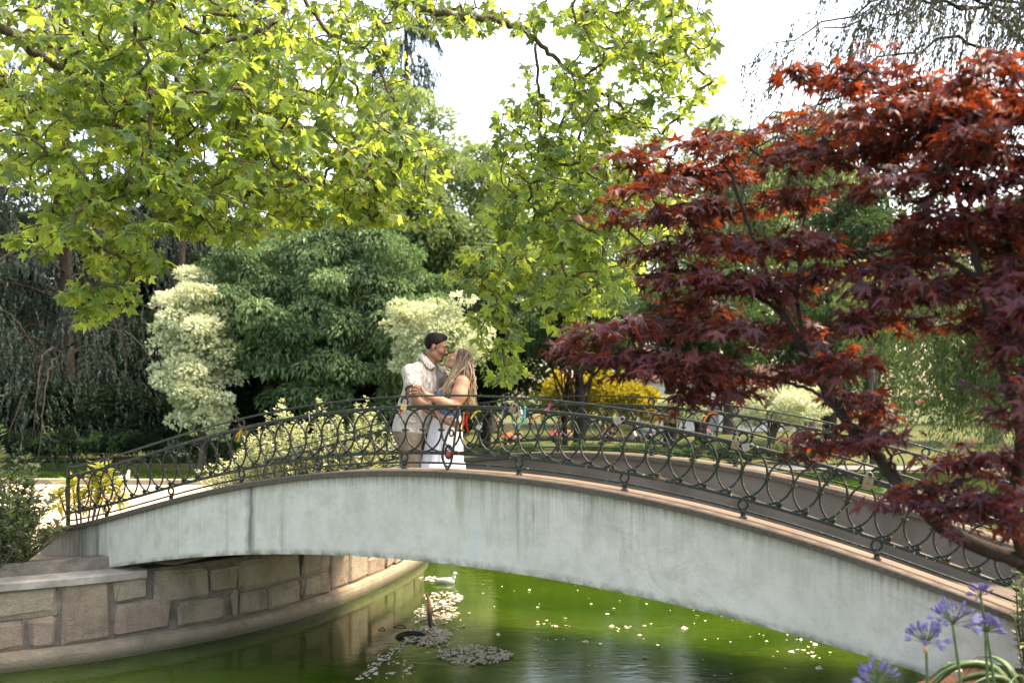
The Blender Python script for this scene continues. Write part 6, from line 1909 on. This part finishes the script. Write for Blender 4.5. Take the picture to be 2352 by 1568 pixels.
def sitter_meshes():
    B = Body((-.35, -.62, -.03), (.35, .30, .98), 0.026)
    B.ell((0, .06, .30), (.17, .13, .30)); B.cone((0, .05, .55), (0, .03, .68), .06, .055, .03); B.ell((0, .0, .78), (.082, .10, .115), None, .02)
    B.cone((0, -.09, .77), (0, -.11, .755), .018, .014, .01)
    for s in (-1, 1):
        B.chain([(s * .10, .02, .10), (s * .17, -.33, .34), (s * .12, -.50, .05)], [.088, .062, .045], .03)
        B.cone((s * .12, -.48, .04), (s * .13, -.58, .035), .042, .032, .02)
        B.chain([(s * .19, .06, .50), (s * .25, -.06, .30), (s * .17, -.28, .36)], [.058, .046, .034], .03)
        for k in range(4):
            B.cone((s * (.165 - .018 * k), -.29, .375), (s * (.15 - .018 * k), -.345, .36), .013, .010, .01)
        B.cone((s * .165, -.27, .39), (s * .13, -.30, .405), .013, .010, .01)
    body = B.skin()
    S = Body((-.33, -.25, .05), (.33, .28, .66), 0.028)
    S.ell((0, .06, .31), (.185, .145, .30)); S.plane((0, 0, .60), (0, 0, 1)); S.plane((0, 0, .08), (0, 0, -1))
    for s in (-1, 1):
        S.chain([(s * .19, .06, .50), (s * .245, -.03, .35)], [.072, .066], .03)
    Hh = Body((-.14, -.16, .55), (.14, .2, .95), 0.026)
    Hh.ell((0, .022, .80), (.096, .105, .115)); Hh.plane((0, -.045, .80), (0, -1, -.45))
    T = Body((-.35, -.62, -.03), (.35, .25, .5), 0.028)
    for s in (-1, 1):
        T.chain([(s * .10, .03, .11), (s * .17, -.33, .345), (s * .13, -.45, .14)], [.10, .074, .058], .04)
    T.ell((0, .06, .12), (.175, .15, .13), None, .04)
    return body, S.skin(), Hh.skin(), T.skin()
SB, SS, SH, ST = sitter_meshes()
me_body = mesh("person", *SB, SKIN_W, True)
SS, SH, ST = mesh("shirt", *SS, M_SHORTS, True), mesh("hair", *SH, M_SHORTS, True), mesh("trousers", *ST, M_SHORTS, True)
G_PIC = "people sitting on the far lawn"
for k, (u, d, rz, tc, hc, lc, lab) in enumerate((
    (1165, 47, 0.3, (0.62, 0.20, 0.07), (0.1, 0.05, 0.03), (0.1, 0.1, 0.14), "person in an orange top sitting on the lawn close beside the woman's skirt"),
    (1188, 48, -0.9, (0.65, 0.42, 0.32), (0.05, 0.03, 0.02), (0.3, 0.25, 0.2), "person in a peach top sitting beside the one in orange"),
    (1275, 50, 0.6, (0.42, 0.05, 0.06), (0.02, 0.015, 0.01), (0.05, 0.05, 0.08), "person in a red top sitting behind the twin slim trunks"),
    (1300, 51, -0.4, (0.60, 0.30, 0.20), (0.12, 0.07, 0.04), (0.3, 0.3, 0.35), "person in a salmon top sitting next to the one in red"),
    (1388, 49, 0.9, (0.02, 0.02, 0.024), (0.015, 0.012, 0.01), (0.02, 0.02, 0.025), "person all in black sitting under the tallest yellow shrub"),
    (1404, 49.5, -0.6, (0.035, 0.028, 0.03), (0.02, 0.015, 0.01), (0.03, 0.03, 0.04), "person in dark brown sitting beside the one in black"),
    (1460, 50, 1.2, (0.68, 0.67, 0.66), (0.10, 0.05, 0.03), (0.1, 0.12, 0.2), "person in a white shirt sitting on the lawn beside the thick trunk"),
    (1496, 51, -1.0, (0.10, 0.12, 0.22), (0.04, 0.025, 0.02), (0.05, 0.06, 0.1), "person in a navy top sitting beside the one in white"),
    (1620, 53, 0.4, (0.50, 0.14, 0.20), (0.06, 0.04, 0.03), (0.2, 0.2, 0.22), "person in a pink top sitting in front of the white building"))):
    x = P(u, 0, d)[0]
    o = link(bpy.data.objects.new("person", me_body))
    o.location = (x, d, gz(d) + 0.0); o.rotation_euler = (0, 0, rz)
    meta(o, lab, "person", G_PIC)
    for nm, sk, cc_ in (("shirt", SS, tc), ("hair", SH, hc), ("trousers", ST, lc)):
        c = link(bpy.data.objects.new(nm, sk))
        c.parent = o
        c.material_slots[0].link = 'OBJECT'
        c.material_slots[0].material = plain(nm + "_cloth", cc_, None, 12)
